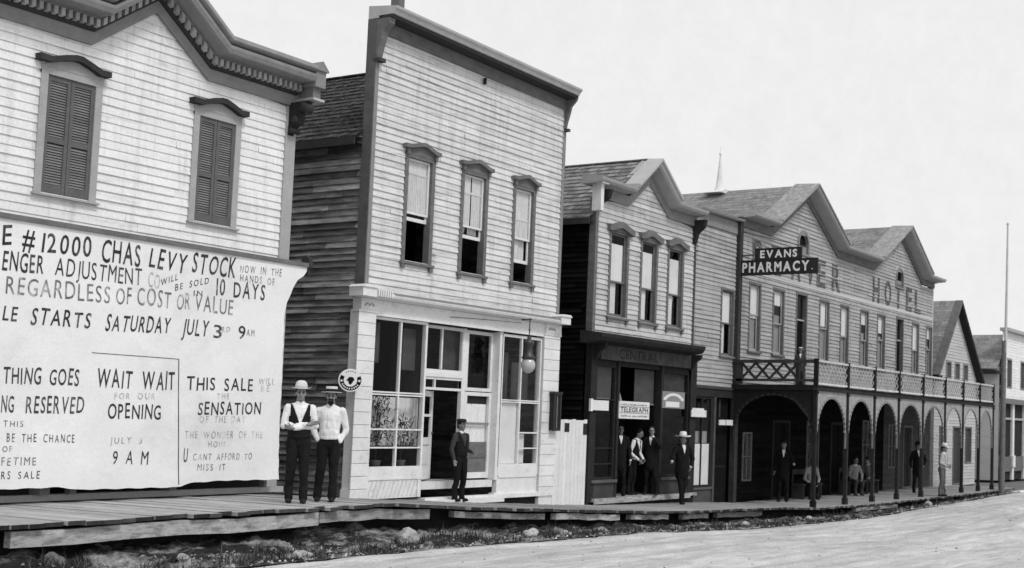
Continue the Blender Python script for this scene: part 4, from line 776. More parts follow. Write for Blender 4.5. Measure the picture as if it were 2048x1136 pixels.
# porch
PX_ = [30.78, 32.92, 34.94, 36.95, 39.15, 41.36, 43.32, 45.27, 47.0]; PYF = 14.42; CH = .05
porch_dk = mat('shade_dark_porch_paint', .02, var=.3, sc=(4, 4, 4), spec=.01); porch_g = mat('grey_porch_paint', .33, var=.25, sc=(7, 7, 7), g2=.18, th=.58, sc2=(14, 14, 14))  # dark porch tone carries the porch shade in its colour
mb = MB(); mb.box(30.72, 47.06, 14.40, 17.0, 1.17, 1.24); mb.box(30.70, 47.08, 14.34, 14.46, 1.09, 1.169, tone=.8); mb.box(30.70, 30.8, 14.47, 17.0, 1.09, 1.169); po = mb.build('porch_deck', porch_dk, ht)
mb = MB()
x = 30.85
while x < 47: mb.box(x, x+.06, 14.47, 16.98, 1.05, 1.168); x += .5
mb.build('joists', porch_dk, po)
for i, x in enumerate(PX_):
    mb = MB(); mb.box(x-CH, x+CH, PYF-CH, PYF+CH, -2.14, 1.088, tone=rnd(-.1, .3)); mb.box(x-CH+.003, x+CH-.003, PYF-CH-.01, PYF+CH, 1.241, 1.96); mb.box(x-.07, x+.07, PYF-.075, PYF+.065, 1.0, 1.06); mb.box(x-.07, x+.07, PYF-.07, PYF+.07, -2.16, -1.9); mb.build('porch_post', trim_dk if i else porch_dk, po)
def lattice(mb, a0, a1, z0, z1, P, s, w=.022, skew=1.0):
    H_ = z1-z0; n = int((a1-a0+H_)/s)+2
    for dirn in (1, -1):
        for k in range(-1, n):
            a = a0-H_+k*s; pts = []
            p = (a, z0) if dirn > 0 else (a, z1); q = (a+H_, z1) if dirn > 0 else (a+H_, z0)
            t0 = max(0, (a0-a)/H_); t1 = min(1, (a1-a)/H_)
            if t1-t0 < .05: continue
            A = (p[0]+(q[0]-p[0])*t0, p[1]+(q[1]-p[1])*t0); B = (p[0]+(q[0]-p[0])*t1, p[1]+(q[1]-p[1])*t1)
            up = Vector(P(0, 0))-Vector(P(0, 0)); o = .006*dirn
            nrm = (Vector(P(1, 0))-Vector(P(0, 0))).cross(Vector(P(0, 1))-Vector(P(0, 0)))
            mb.bar(Vector(P(*A))+nrm*o, Vector(P(*B))+nrm*o, w, .012, up=nrm, tone=rnd(-.1, .1))
def arch_panel(a0, a1, P, name, m, mtrim, zt=1.085, za=.95, zs=-.05, n=22, rimtone=.0):
    mb = MB(); am = (a0+a1)/2; hw = (a1-a0)/2-.03; rim = .10
    nrm = (Vector(P(1, 0))-Vector(P(0, 0))).cross(Vector(P(0, 1))-Vector(P(0, 0))).normalized()
    for off in (-.015, .015):
        for k in range(n):
            x0, x1 = am-hw+2*hw*k/n, am-hw+2*hw*(k+1)/n
            f = lambda x: zs+(za-zs)*math.sqrt(max(0, 1-((x-am)/hw)**2))
            mb.face([Vector(P(x0, f(x0)))+nrm*off, Vector(P(x1, f(x1)))+nrm*off, Vector(P(x1, zt))+nrm*off, Vector(P(x0, zt))+nrm*off], rnd(-.08, .08))
    o = mb.build(name, m, po); mb = MB()
    K = 40
    for k in range(K):
        t0, t1 = math.pi*k/K, math.pi*(k+1)/K; g = lambda t, r: Vector(P(am-(hw-r)*math.cos(t), zs+(za-zs-r)*math.sin(t)))
        mb.bar((g(t0, .03)), (g(t1, .03)), .06, .05, up=nrm, tone=.3 if k % 2 else -.35)
    for sx in (a0+.015, a1-.015): mb.bar(Vector(P(sx, zs)), Vector(P(sx, zs-.45)), .03, .05, up=nrm)
    mb.build('arch_trim', mtrim, o)
for i in range(8):
    a0, a1 = PX_[i]+CH, PX_[i+1]-CH; P = lambda a, z: (a, PYF, z)
    arch_panel(a0, a1, P, 'arch_panel', porch_g, trim)
    mb = MB(); mb.box(a0, a1, PYF-.05, PYF+.05, 1.87, 1.93, tone=.5); mb.box(a0, a1, PYF-.03, PYF+.03, 1.26, 1.31, tone=.9); lattice(mb, a0, a1, 1.31, 1.87, P, .23, w=.04); mb.build('railing', porch_g, po)
Psd = lambda a, z: (30.78, a, z)
arch_panel(14.48, 16.96, Psd, 'side_arch_panel', porch_dk, trim_dk, za=1.0, zs=.05)  # left-facing arch takes the dark tone as its shaded side
mb = MB(); mb.box(30.73, 30.83, 14.48, 16.98, 1.84, 1.93); mb.box(30.75, 30.81, 14.48, 16.98, 1.33, 1.40); mb.box(30.75, 30.81, 14.9, 14.95, 1.4, 1.84); mb.box(30.75, 30.81, 16.7, 16.9, 1.25, 1.84)
lattice(mb, 14.95, 16.7, 1.40, 1.84, Psd, .44, w=.05); lattice(mb, 14.95, 16.7, 1.40, 1.84, lambda a, z: (30.80, a+.06, z), .44, w=.03); mb.build('side_railing', hood_dk, po)
mb = MB(); mb.bar((30.78, 14.55, .30), (30.78, 15.15, .95), .06, .06); mb.build('brace', trim_dk, po)
# pharmacy sign, juts over the porch
ev = thing('pharmacy_sign', 'two tier black projecting sign lettered EVANS PHARMACY in white', 'sign', (30.9, 15.7, 4.5))
mb = MB(); mb.box(30.87, 30.93, 14.50, 16.95, 4.32, 4.755); mb.box(30.87, 30.93, 15.0, 16.46, 4.757, 5.08)
mb.build('sign_board', mat('black_sign_board', .03, var=.3), ev)
mb = MB()
for y0, y1, z0, z1 in ((14.50, 16.95, 4.32, 4.755), (15.0, 16.46, 4.757, 5.08)):
    for a, b, c, d_ in ((y0, y1, z0, z0+.02), (y0, y1, z1-.022, z1-.002), (y0, y0+.02, z0+.02, z1-.022), (y1-.02, y1, z0+.02, z1-.022)): mb.box(30.86, 30.869, a, b, c, d_)
mb.build('sign_edge', shop_dk, ev)
mb = MB(); PE = lambda a, z: (30.864, 16.95-a, z)
letters(mb, 'PHARMACY', PE, .1, 4.415, 2.2, 4.415, .26, bold=.035, gap=.16); mb.lathe((30.864, 14.66, 4.44), [(0, 0), (.02, 0), (0, .01)], 8, axis=(-1, 0, 0)); letters(mb, 'EVANS', PE, .66, 4.81, 1.82, 4.81, .20, bold=.035, gap=.16); mb.build('lettering', white_tr, ev)
mb = MB(); mb.tube([(30.9, 14.9, 5.08), (30.95, 16.95, 5.6)], .012); mb.tube([(30.9, 16.95, 4.9), (30.9, 16.5, 4.9)], .02); mb.build('stay_wire', metal_dk, ev)

# ------------------------------------------------------------------ beyond the hotel
b5 = thing('gabled_house', 'steep gabled clapboard house just beyond the far end of the hotel', 'house', (50.3, 17.05, -2.1))
xr5 = lambda z: (47.6, 53.0) if z < 2.5 else (47.6+2.5*(z-2.5)/3.0, 53.0-2.9*(z-2.5)/3.0)
W5 = [(49.0, 49.6, 2.3, 3.0), (50.1, 50.7, 2.3, 3.0), (51.2, 51.8, 2.3, 3.0), (48.3, 49.1, -1.2, .3), (50.0, 50.9, -2.1, .3), (51.6, 52.4, -1.2, .3)]
mb = MB(); clap(mb, PY(17.05), -2.15, 5.45, xr5, W5, h=.13, t=.022, tone=.06); mb.build('wall', house_sid, b5)
for x0, x1, z0, z1 in W5:
    mb = MB(); frame(mb, x0-.04, x1+.04, z0-.04, z1+.04, 17.01, 17.12, .08); mb.box(x0, x1, 17.09, 17.11, z0, z1, tone=-.6); mb.build('door' if z0 < -2 else 'window', trim if z0 > 2 else trim_mid, b5)
gable_roof(50.05, 5.62, 47.35, 2.38, 53.25, 2.35, 16.75, 25).build('roof', roof_lt, b5)
mb = MB(); mb.sweep([(50.05, 5.60), (53.3, 2.30)], [(16.72, -.18), (16.72, .03), (17.05, .03), (17.05, -.18)]); mb.sweep([(47.3, 2.35), (50.05, 5.60)], [(16.72, -.12), (16.72, .03), (17.05, .03), (17.05, -.12)], tone=3.5); mb.box(47.3, 47.75, 16.75, 17.05, 2.1, 2.34); mb.build('barge_board', trim_dk, b5)
mb = MB(); clap(mb, PXp(53.0), -2.2, 2.5, lambda z: (17.05, 25), h=.13); clap(mb, PX(47.6), -2.2, 2.5, lambda z: (17.05, 25), h=.13); mb.face([(47.6, 25, -2.2), (53, 25, -2.2), (53, 25, 2.5), (50.05, 25, 5.5), (47.6, 25, 2.5)]); mb.build('side_wall', house_sid, b5)
b6 = thing('corner_store', 'white false front store at the far right end of the row', 'store', (60, FY, -2.0))
mb = MB(); clap(mb, PY(FY), 1.75, 4.9, lambda z: (56.8, 63.5), [(57.6, 58.3, 2.3, 3.6), (59.9, 60.6, 2.3, 3.6), (62, 62.7, 2.3, 3.6)], h=.13, tone=.04); mb.build('wall', white_sid, b6)
mb = MB(); mb.box(56.7, 63.6, FY-.3, FY+.1, 4.9, 5.05); mb.box(56.7, 63.6, FY-.2, FY+.1, 1.5, 1.74, tone=-.5); mb.build('cornice', trim_lt, b6)
for x in (57.6, 59.9, 62): mb = MB(); frame(mb, x-.06, x+.76, 2.24, 3.66, FY-.03, FY+.1, .08); mb.box(x, x+.7, FY+.06, FY+.09, 2.3, 3.6, tone=-.7); mb.build('window', trim, b6)
mb = MB(); mb.box(56.8, 63.5, FY+.1, FY+.2, -2.1, 1.5); mb.build('shop_front', shop_dk, b6)
for x0, x1 in ((56.8, 57.1), (58.6, 58.9), (60.6, 60.9), (62.6, 62.9)): mb = MB(); mb.box(x0, x1, FY-.02, FY+.09, -2.1, 1.5); mb.box(x0-.05, x1+.05, FY-.08, FY+.09, -1.5, -.95); mb.build('pier', white_tr, b6)
mb = MB(); mb.box(57.1, 63.5, FY, FY+.08, -1.7, -1.0); mb.build('kick_panel', trim_mid, b6)
mb = MB(); mb.box(57.1, 63.5, FY, FY+.08, .75, .85); mb.build('transom_bar', trim_lt, b6)
gable_roof(58.4, 4.85, 56.4, 3.1, 63.4, 2.6, FY+.12, 30).build('roof', roof_lt, b6)
mb = MB(); mb.face([(56.7, FY+.1, -2.1), (56.7, 30, -2.1), (56.7, 30, 3.2), (56.7, FY+.1, 3.2)]); mb.face([(63.5, FY+.1, -2.1), (63.5, 30, -2.1), (63.5, 30, 3.2), (63.5, FY+.1, 3.2)]); mb.face([(56.7, 30, -2.1), (63.5, 30, -2.1), (63.5, 30, 3.2), (56.7, 30, 3.2)]); mb.build('side_wall', house_sid, b6)
mb = MB(); mb.box(56.2, 56.68, FY+.1, 26, 2.86, 3.02); mb.build('eave', trim_dk, b6)
sh = thing('low_shed', 'low pale roofed shed between the gabled house and the corner store', 'shed', (54.7, 18.2, -2.1))
mb = MB(); clap(mb, PY(18.2), -2.2, 2.2, lambda z: (53.3, 56.5), h=.13); mb.build('wall', house_sid, sh)
mb = MB(); mb.prism([(53.1, 2.2), (56.6, 2.2), (56.6, 2.32), (53.1, 2.45)], 17.9, 21); mb.build('roof', mat('pale_roof_boards', .5), sh)
pl = thing('flag_pole', 'tall two part wooden pole rising at the street edge past the hotel porch', 'pole', (47.4, 14.15, -2.15))
mb = MB(); mb.tube([(47.4, 14.15, -2.2), (47.46, 14.15, 1.0), (47.52, 14.15, 3.7)], [.125, .11, .09], 12); mb.build('lower_mast', trim_mid, pl)
mb = MB(); mb.tube([(47.52, 14.1, 3.2), (47.6, 14.1, 6), (47.62, 14.1, 8.3)], [.065, .05, .035], 10); mb.lathe((47.62, 14.1, 8.3), [(.04, 0), (.06, .05), (0, .12)], 8); mb.build('top_mast', mat('pale_mast_paint', .5), pl)

# ------------------------------------------------------------------ rocks, pebbles, grass on the bank
rock_m = mat('pale_rock', .42, var=.25, sc=(6, 6, 6), g2=.24, th=.58, sc2=(9, 9, 9), bump=.6, bsc=20)
def bank_z(x, y):
    y0 = re_(x); y1 = be(x)+.55; k = max(0, min(1, (y-y0)/(y1-y0)))
    return bankp(x, k)[2] if y > y0 else rz(x)-.03
def rock(loc, s, label):
    mb = MB(); bm = bmesh.new(); bmesh.ops.create_icosphere(bm, subdivisions=3, radius=1); sd2 = rnd(0, 50)
    vs = []
    for v in bm.verts:
        p = v.co.normalized(); d = 1+.32*noise.noise((p.x*1.3+sd2, p.y*1.3, p.z*1.3))+.12*noise.noise((p.x*3.5, p.y*3.5+sd2, p.z*3.5)); vs.append(Vector((p.x*s[0], p.y*s[1], p.z*s[2]))*d+Vector(loc))
    mb.mesh(vs, [tuple(v.index for v in f.verts) for f in bm.faces], tone=-.65 if 'dark' in label else rnd(-.25, 0), smooth=False); bm.free()
    return tag(mb.build('rock', rock_m), label, 'rock', 'rocks on the earth bank')
for (x, y), s, lb in (((14.4, 13.45), (.19, .15, .13), 'largest pale rounded rock on the bank, below the white shop pilaster'), ((12.1, 13.15), (.15, .12, .07), 'flat pale rock low on the bank below the two men'), ((17.2, 13.35), (.15, .12, .09), 'pale angular rock below the shop doorway'), ((9.0, 13.62), (.12, .11, .11), 'dark rounded boulder under the near end of the boardwalk'), ((10.45, 13.35), (.07, .06, .05), 'small white stone on the dirt patch below the banner'), ((12.0, 13.55), (.07, .06, .05), 'left of two small stones under the boardwalk edge beside the banner'), ((12.25, 13.55), (.06, .06, .05), 'right of two small stones under the boardwalk edge beside the banner'), ((24.3, 13.4), (.15, .09, .07), 'left of two whitish stones below the narrow building'), ((24.95, 13.35), (.13, .09, .06), 'right of two whitish stones below the narrow building'), ((28.2, 13.3), (.14, .1, .07), 'pale stone on the bank before the side arch of the porch'), ((37.5, 13.55), (.17, .12, .1), 'white stone at the feet of the man by the porch post'), ((18.4, 13.5), (.12, .1, .07), 'light stone below the right display window')):
    rock((x, y, bank_z(x, y)+s[2]*.5), s, lb)
mb = MB()
for i in range(2600):
    x = 5+44*random.random()**1.6; y0 = re_(x); y = y0+rnd(-.25, .9)*(be(x)-y0); s = rnd(.006, .026)*(1 if random.random() < .93 else 1.9)
    z = bank_z(x, y); c = Vector((x, y, z+s*.4)); q = [c+Vector((rnd(-1, 1), rnd(-1, 1), rnd(-.6, .9))).normalized()*s*rnd(.7, 1.2) for _ in range(6)]
    top = c+Vector((0, 0, s)); tn = rnd(-.6, .7) if random.random() < .9 else 1.8
    ring_ = [c+Vector((math.cos(a)*s*rnd(.7, 1.3), math.sin(a)*s*rnd(.7, 1.3), rnd(-.2, .3)*s)) for a in (0, 1.2, 2.5, 3.8, 5)]
    for k in range(5): mb.face([ring_[k], ring_[(k+1) % 5], top], tn)
for i in range(420):
    x = 8+40*random.random()**1.5; k = .15+9*random.random()**1.6; px_, py_, pz_ = roadp(x, k); q_ = rnd(.008, .022)*(1 if random.random() < .92 else 1.7); c = Vector((px_, py_, pz_+q_*.2))
    rg = [c+Vector((math.cos(a)*q_*rnd(.7, 1.3), math.sin(a)*q_*rnd(.7, 1.3), rnd(-.2, .2)*q_)) for a in (0, 1.2, 2.5, 3.8, 5)]; tn = rnd(-.7, .9)
    for j in range(5): mb.face([rg[j], rg[(j+1) % 5], c+Vector((0, 0, q_*.8))], tn)
tag(mb.build('pebbles', mat('bank_stone', .22, var=.35, sc=(8, 8, 8))), 'loose pebbles strewn along the earth bank', 'pebbles', kind='stuff')
grass_m = mat('dry_dark_grass', .045, var=.5, sc=(4, 4, 4))
mb = MB()
for i in range(1700):
    x = 6+41*random.random()**1.8; y0 = re_(x); k0 = rnd(.0, .85)
    if noise.noise((x*.9, k0*2, 4)) < -.05: continue
    y = y0+k0*(be(x)-y0+.1); z = bank_z(x, y)
    for b in range(random.randint(7, 16)):
        a = rnd(0, 6.28); h = rnd(.04, .15)*(1 if random.random() < .9 else 1.7); ln = rnd(.03, .14); w = rnd(.003, .007); p = Vector((x+rnd(-.07, .07), y+rnd(-.07, .07), z-.01)); d = Vector((math.cos(a), math.sin(a), 0)); s_ = Vector((-d.y, d.x, 0))*w
        mid = p+d*ln*.4+Vector((0, 0, h*.65)); tip = p+d*ln+Vector((0, 0, h)); tn = rnd(-.5, 1.5)
        mb.face([p-s_, p+s_, mid+s_*.7, mid-s_*.7], tn); mb.face([mid-s_*.7, mid+s_*.7, tip], tn)
tag(mb.build('grass', grass_m), 'dark scrubby grass tufts on the bank below the boardwalk', 'grass', kind='stuff')

# ------------------------------------------------------------------ people
def cap_mesh(mb, p, q, r0, r1, n=12, m=6):
    p, q = Vector(p), Vector(q); d = q-p; L_ = max(d.length, 1e-5); ax = d/L_; qt = Vector((0, 0, 1)).rotation_difference(ax); pr = []
    for i in range(m+1): a = -math.pi/2+math.pi/2*i/m; pr.append((r0*math.cos(a), r0*math.sin(a)))
    for i in range(m+1): a = math.pi/2*i/m; pr.append((r1*math.cos(a), L_+r1*math.sin(a)))
    vs = []; fs = []
    for r, z in pr: vs += [p+qt @ Vector((max(r, 1e-5)*math.cos(2*math.pi*k/n), max(r, 1e-5)*math.sin(2*math.pi*k/n), z)) for k in range(n)]
    for i in range(len(pr)-1):
        for k in range(n): fs.append((i*n+k, i*n+(k+1) % n, (i+1)*n+(k+1) % n, (i+1)*n+k))
    fs += [tuple(range(n))[::-1], tuple(range((len(pr)-1)*n, len(pr)*n))]
    mb.mesh(vs, fs)
def ell_mesh(mb, c, r, rot=None, n=18, m=12):
    c = Vector(c); vs = []; fs = []
    for i in range(m+1):
        a = -math.pi/2+math.pi*i/m
        for k in range(n):
            v = Vector((max(math.cos(a), 1e-4)*math.cos(2*math.pi*k/n)*r[0], max(math.cos(a), 1e-4)*math.sin(2*math.pi*k/n)*r[1], math.sin(a)*r[2])); vs.append(c+(rot @ v if rot else v))
    for i in range(m):
        for k in range(n): fs.append((i*n+k, i*n+(k+1) % n, (i+1)*n+(k+1) % n, (i+1)*n+k))
    fs += [tuple(range(n))[::-1], tuple(range(m*n, (m+1)*n))]
    mb.mesh(vs, fs)
def fuse(mb, vox, smooth=3, wr=0.):
    me = bpy.data.meshes.new('f'); me.from_pydata(mb.v, [], mb.f); o = bpy.data.objects.new('f', me); COL.objects.link(o)
    rm = o.modifiers.new('r', 'REMESH'); rm.mode = 'VOXEL'; rm.voxel_size = vox
    sm = o.modifiers.new('s', 'SMOOTH'); sm.factor = .5; sm.iterations = smooth
    dg = bpy.context.evaluated_depsgraph_get(); m2 = bpy.data.meshes.new_from_object(o.evaluated_get(dg))
    out = MB(); vs = []
    for v in m2.vertices:
        p = v.co.copy()
        if wr:
            k = wr*(noise.noise((p.x*14, p.y*14, p.z*7))+.6*noise.noise((p.x*30, p.y*30, p.z*11+9))); p = p+v.normal*k
        vs.append(p)
    out.mesh(vs, [tuple(f.vertices) for f in m2.polygons], smooth=True)
    bpy.data.objects.remove(o); bpy.data.meshes.remove(me); bpy.data.meshes.remove(m2); return out
def hand(mb, w, d, side, curl=.5, thumb=None, s=1.):
    """palm and five fingers from wrist w along d; side = towards the thumb"""
    w, d, side = Vector(w), Vector(d).normalized(), Vector(side); side = (side-d*side.dot(d)).normalized(); up = d.cross(side)
    rot = Matrix((side, d, up)).transposed()
    ell_mesh(mb, w+d*.045*s, (.040*s, .052*s, .017*s), rot, 12, 8); cap_mesh(mb, w-d*.02, w+d*.02, .026*s, .024*s, 10, 3)
    for i, (o, ln) in enumerate(((.028, .072), (.010, .082), (-.009, .076), (-.027, .060))):
        a = w+d*.085*s+side*o*s; c1 = curl*(.9+.1*i); v1 = d*math.cos(c1)+up*math.sin(c1); v2 = d*math.cos(c1*2)+up*math.sin(c1*2)
        b = a+v1*ln*.5*s; c = b+v2*ln*.5*s; cap_mesh(mb, a, b, .0092*s, .0086*s, 8, 3); cap_mesh(mb, b, c, .0086*s, .0072*s, 8, 3)
    t0 = w+d*.03*s+side*.032*s; t1 = t0+(d*.7+side*.7).normalized()*.034*s; t2 = t1+(d*.95+side*.2+up*.3).normalized()*.03*s
    cap_mesh(mb, t0, t1, .0115*s, .010*s, 8, 3); cap_mesh(mb, t1, t2, .010*s, .008*s, 8, 3)
def person(label, loc, face, H=1.75, arms=None, legs=None, shirt=.7, trousers=.02, vest=None, coat=None, hat=None, hatg=.7, band=.03, beard=None, hairg=.03, vox=.011, near=False, sit=False, lean=0., headturn=0., group='men standing along the boardwalk', cuffs=True, child=False, skin_m=None, suspenders=False):
    s = H/1.75; th = R(face); loc = Vector(loc); cs, sn = math.cos(th), math.sin(th)
    def T(p): return Vector((p[0]*cs-p[1]*sn, p[0]*sn+p[1]*cs, p[2]))*s+loc
    hz = .50 if sit else .92; dz = hz-.92
    def up(p):          # torso points, leaning forward by lean about the hips
        x, y, z = p[0], p[1], p[2]-.92; return Vector((x, y*math.cos(lean)-z*math.sin(lean), y*math.sin(lean)+z*math.cos(lean)+.92+dz))
    A = dict(eR=(-.25, .03, 1.13), wR=(-.255, -.06, .89), eL=(.25, .03, 1.13), wL=(.255, -.06, .89), dR=None, dL=None)
    if arms: A.update(arms)
    for k in ('eR', 'wR', 'eL', 'wL'): A[k] = up(A[k])
    sR, sL = up((-.168, .01, 1.415)), up((.168, .01, 1.415))
    G = dict(kR=(-.10, -.03, .50), aR=(-.115, .02, .09), kL=(.10, -.03, .50), aL=(.115, .02, .09))
    if sit: G = dict(kR=(-.13, -.42, .50), aR=(-.13, -.38, .09), kL=(.13, -.42, .50), aL=(.13, -.36, .09))
    if legs: G.update(legs)
    hipR, hipL = Vector((-.085, 0, .90+dz)), Vector((.085, 0, .90+dz))
    hv = R(headturn); hc, hs_ = math.cos(hv), math.sin(hv)
    def hd(p):          # head frame: origin at neck top
        x, y, z = p[0]*hc-p[1]*hs_, p[0]*hs_+p[1]*hc, p[2]; return up((x, y, z))
    mb = MB()
    # body: head, neck, torso core, limbs, hands, feet: one fused surface
    ell_mesh(mb, hd((0, .012, 1.665)), (.074, .094, .098)); ell_mesh(mb, hd((0, -.022, 1.59)), (.056, .066, .066)); ell_mesh(mb, hd((0, -.062, 1.548)), (.024, .022, .018))
    cap_mesh(mb, hd((0, -.086, 1.652)), hd((0, -.112, 1.612)), .010, .015, 8, 3); cap_mesh(mb, hd((-.035, -.082, 1.668)), hd((.035, -.082, 1.668)), .011, .011, 8, 3)
    for sx in (-1, 1): ell_mesh(mb, hd((sx*.073, .012, 1.630)), (.009, .017, .027)); ell_mesh(mb, hd((sx*.04, -.066, 1.612)), (.024, .02, .022))
    cap_mesh(mb, hd((-.018, -.088, 1.577)), hd((.018, -.088, 1.577)), .008, .008, 8, 3)
    cap_mesh(mb, up((0, .02, 1.42)), hd((0, .01, 1.58)), .060, .054); cap_mesh(mb, up((0, .01, .97)), up((0, .015, 1.33)), .085, .085); cap_mesh(mb, sR, sL, .035, .035)
    for S_, E_, W_, D_, sd_ in ((sR, A['eR'], A['wR'], A['dR'], 1), (sL, A['eL'], A['wL'], A['dL'], -1)):
        cap_mesh(mb, S_, E_, .034, .030); cap_mesh(mb, E_, W_, .032, .025)
        if D_ == 'hidden': continue
        d = Vector(D_) if D_ else (Vector(W_)-Vector(E_)); hand(mb, Vector(W_), d, Vector((sd_*.5, -1, .1)) if not D_ else Vector((0, -.3, 1)), .45)
    for h_, k_, a_ in ((hipR, G['kR'], G['aR']), (hipL, G['kL'], G['aL'])):
        cap_mesh(mb, up((0, 0, .95)) if False else Vector((0, 0, .93+dz)), h_, .07, .065); cap_mesh(mb, h_, k_, .055, .028); cap_mesh(mb, k_, a_, .026, .022)
        f = Vector(a_)+Vector((0, -.12, -.05)); cap_mesh(mb, Vector(a_)+Vector((0, .02, -.045)), f, .035, .028)
    mb.v = [tuple(T(p)) for p in mb.v]; b = fuse(mb, (.0075 if near else .012)*s, 2)
    ORG_ = b.build('person', skin_m or skin); tag(ORG_, label, 'person', group)
    def part(name, m, fn, v=vox, wr=.0, post=None):
        q = MB(); fn(q); q.v = [tuple(T(p)) for p in q.v]; q = fuse(q, v*s, 3, wr)
        if post: q = post(q)
        return q.build(name, m, ORG_)
    def raw(name, m, fn, par=None):
        q = MB(); fn(q); q.v = [tuple(T(p)) for p in q.v]; return q.build(name, m, par or ORG_)
    def f_tr(q):
        ell_mesh(q, (0, .005, .97+dz), (.158, .118, .10)); ell_mesh(q, (0, .02, .90+dz), (.155, .122, .10))
        for h_, k_, a_ in ((hipR, G['kR'], G['aR']), (hipL, G['kL'], G['aL'])):
            cap_mesh(q, h_, k_, .097, .068); cap_mesh(q, k_, Vector(a_)+Vector((0, .01, .16)), .068, .060); cap_mesh(q, Vector(a_)+Vector((0, .01, .16)), Vector(a_)+Vector((0, -.01, -.01)), .060, .064)
    part('trousers', mat('dark_trousers_%d' % int(trousers*1000), trousers, var=.25, sc=(12, 12, 5)), f_tr, wr=.010)
    g = coat if coat is not None else shirt; sl = .012 if coat is not None else 0
    def f_sh(q):
        ell_mesh(q, up((0, .01, 1.29)), (.168+sl, .120+sl, .22)); ell_mesh(q, up((0, .0, 1.17)), (.158+sl, .120+sl, .20)); ell_mesh(q, up((0, -.005, 1.07)), (.155+sl, .122+sl, .16)); ell_mesh(q, up((0, .0, 1.0)), (.160+sl, .122+sl, .09))
        for sx in (-1, 1): cap_mesh(q, up((sx*.03, .018, 1.455)), up((sx*.155, .01, 1.405)), .062+sl, .056+sl)
        cap_mesh(q, up((0, .02, 1.42)), up((0, .015, 1.455)), .074, .064)
        for S_, E_, W_ in ((sR, A['eR'], A['wR']), (sL, A['eL'], A['wL'])):
            cap_mesh(q, S_, E_, .060+sl*.6, .050+sl*.5); d = (Vector(W_)-Vector(E_)); cap_mesh(q, E_, Vector(E_)+d*.93, .050+sl*.5, .036+sl*.3)
        if coat is not None: cap_mesh(q, (0, .01, 1.0+dz), (0, .02, .74+dz), .158, .172)
    part('coat' if coat is not None else 'shirt', mat('cloth_%d' % int(g*1000), g, var=.10, sc=(10, 10, 6)), f_sh, wr=.010)
    if coat is not None and shirt:
        def f_sf(q):
            a = [(-.045, 1.475), (.045, 1.475), (.0, 1.28)]
            q.face([up((-.045, -.092, 1.475)), up((.045, -.092, 1.475)), up((.030, -.130, 1.40)), up((-.030, -.130, 1.40))]); q.face([up((-.030, -.130, 1.40)), up((.030, -.130, 1.40)), up((0, -.150, 1.27))]); q.face([up((-.045, -.078, 1.475)), up((.045, -.078, 1.475)), up((.04, -.075, 1.50)), up((-.04, -.075, 1.50))])
        raw('shirt_front', mat('cloth_700', .7), f_sf)
        if cuffs:
            def f_cf(q):
                for E_, W_, D_ in ((A['eR'], A['wR'], A['dR']), (A['eL'], A['wL'], A['dL'])):
                    if D_ != 'hidden': d = (Vector(W_)-Vector(E_)); cap_mesh(q, Vector(E_)+d*.93, W_, .036, .034)
            raw('shirt_cuff', mat('cloth_700', .7), f_cf)
    elif not child:
        def f_col(q):
            for k in range(14):
                a0, a1 = 2*math.pi*k/14, 2*math.pi*(k+1)/14; P = lambda a, z, r: up((r*math.sin(a), .012-r*1.02*math.cos(a), z))
                gap_ = 1.3*(k in (0, 13)); q.face([P(a0, 1.465, .072), P(a1, 1.465, .072), P(a1, 1.515-(.03 if k == 13 else 0), .063), P(a0, 1.515-(.03 if k == 0 else 0), .063)]); q.face([P(a0, 1.515-(.03 if k == 0 else 0), .063), P(a1, 1.515-(.03 if k == 13 else 0), .063), P(a1, 1.485-(.035 if k in (1, 12) else 0), .076), P(a0, 1.485-(.035 if k in (1, 12) else 0), .076)])
        raw('collar', mat('cloth_760', .76), f_col)
    if vest is not None:
        def f_v(q):
            ell_mesh(q, up((0, .01, 1.29)), (.176, .131, .225)); ell_mesh(q, up((0, .0, 1.17)), (.167, .131, .205)); ell_mesh(q, up((0, -.005, 1.07)), (.165, .133, .165)); ell_mesh(q, up((0, .0, 1.0)), (.168, .131, .09))
            for sx in (-1, 1): cap_mesh(q, up((sx*.03, .018, 1.455)), up((sx*.125, .01, 1.415)), .070, .066)
        def cut(q):
            Ti = Matrix.Rotation(-th, 4, 'Z'); fs = []
            for f in q.f:
                c = sum((Vector(q.v[i]) for i in f), Vector())/len(f); c = (Ti @ (c-loc))/s; c.z -= dz
                if abs(c.x) > .172 or (c.y < .03 and c.z > 1.16 and abs(c.x) < (c.z-1.16)*.36) or c.z > 1.475 or c.z < .965 or (c.z > 1.30 and abs(c.x) > .138): continue
                fs.append(f)
            q.f = fs; q.t = q.t[:len(fs)]; q.m = q.m[:len(fs)]; q.sm = q.sm[:len(fs)]; return q
        part('vest', mat('vest_cloth_%d' % int(vest*1000), vest, var=.2, sc=(10, 10, 6)), f_v, vox*.9, .003, cut)
    if suspenders:
        def f_su(q):
            for sx in (-1, 1): q.tube([up((sx*.07, -.112, .99)), up((sx*.085, -.135, 1.2)), up((sx*.10, -.11, 1.38)), up((sx*.10, .0, 1.475)), up((sx*.08, .12, 1.35)), up((sx*.03, .125, 1.05))], .009, 6)
        raw('suspenders', mat('strap_grey', .3), f_su)
    for a_ in (G['aR'], G['aL']):
        def f_b(q): cap_mesh(q, Vector(a_)+Vector((0, .03, -.045)), Vector(a_)+Vector((0, -.14, -.055)), .045, .036); ell_mesh(q, Vector(a_)+Vector((0, -.05, -.072)), (.048, .15, .018)); cap_mesh(q, Vector(a_)+Vector((0, .01, -.04)), Vector(a_)+Vector((0, .0, .02)), .045, .05)
        part('shoe', mat('shoe_leather', .02, rough=.5, var=.3), f_b, .012)
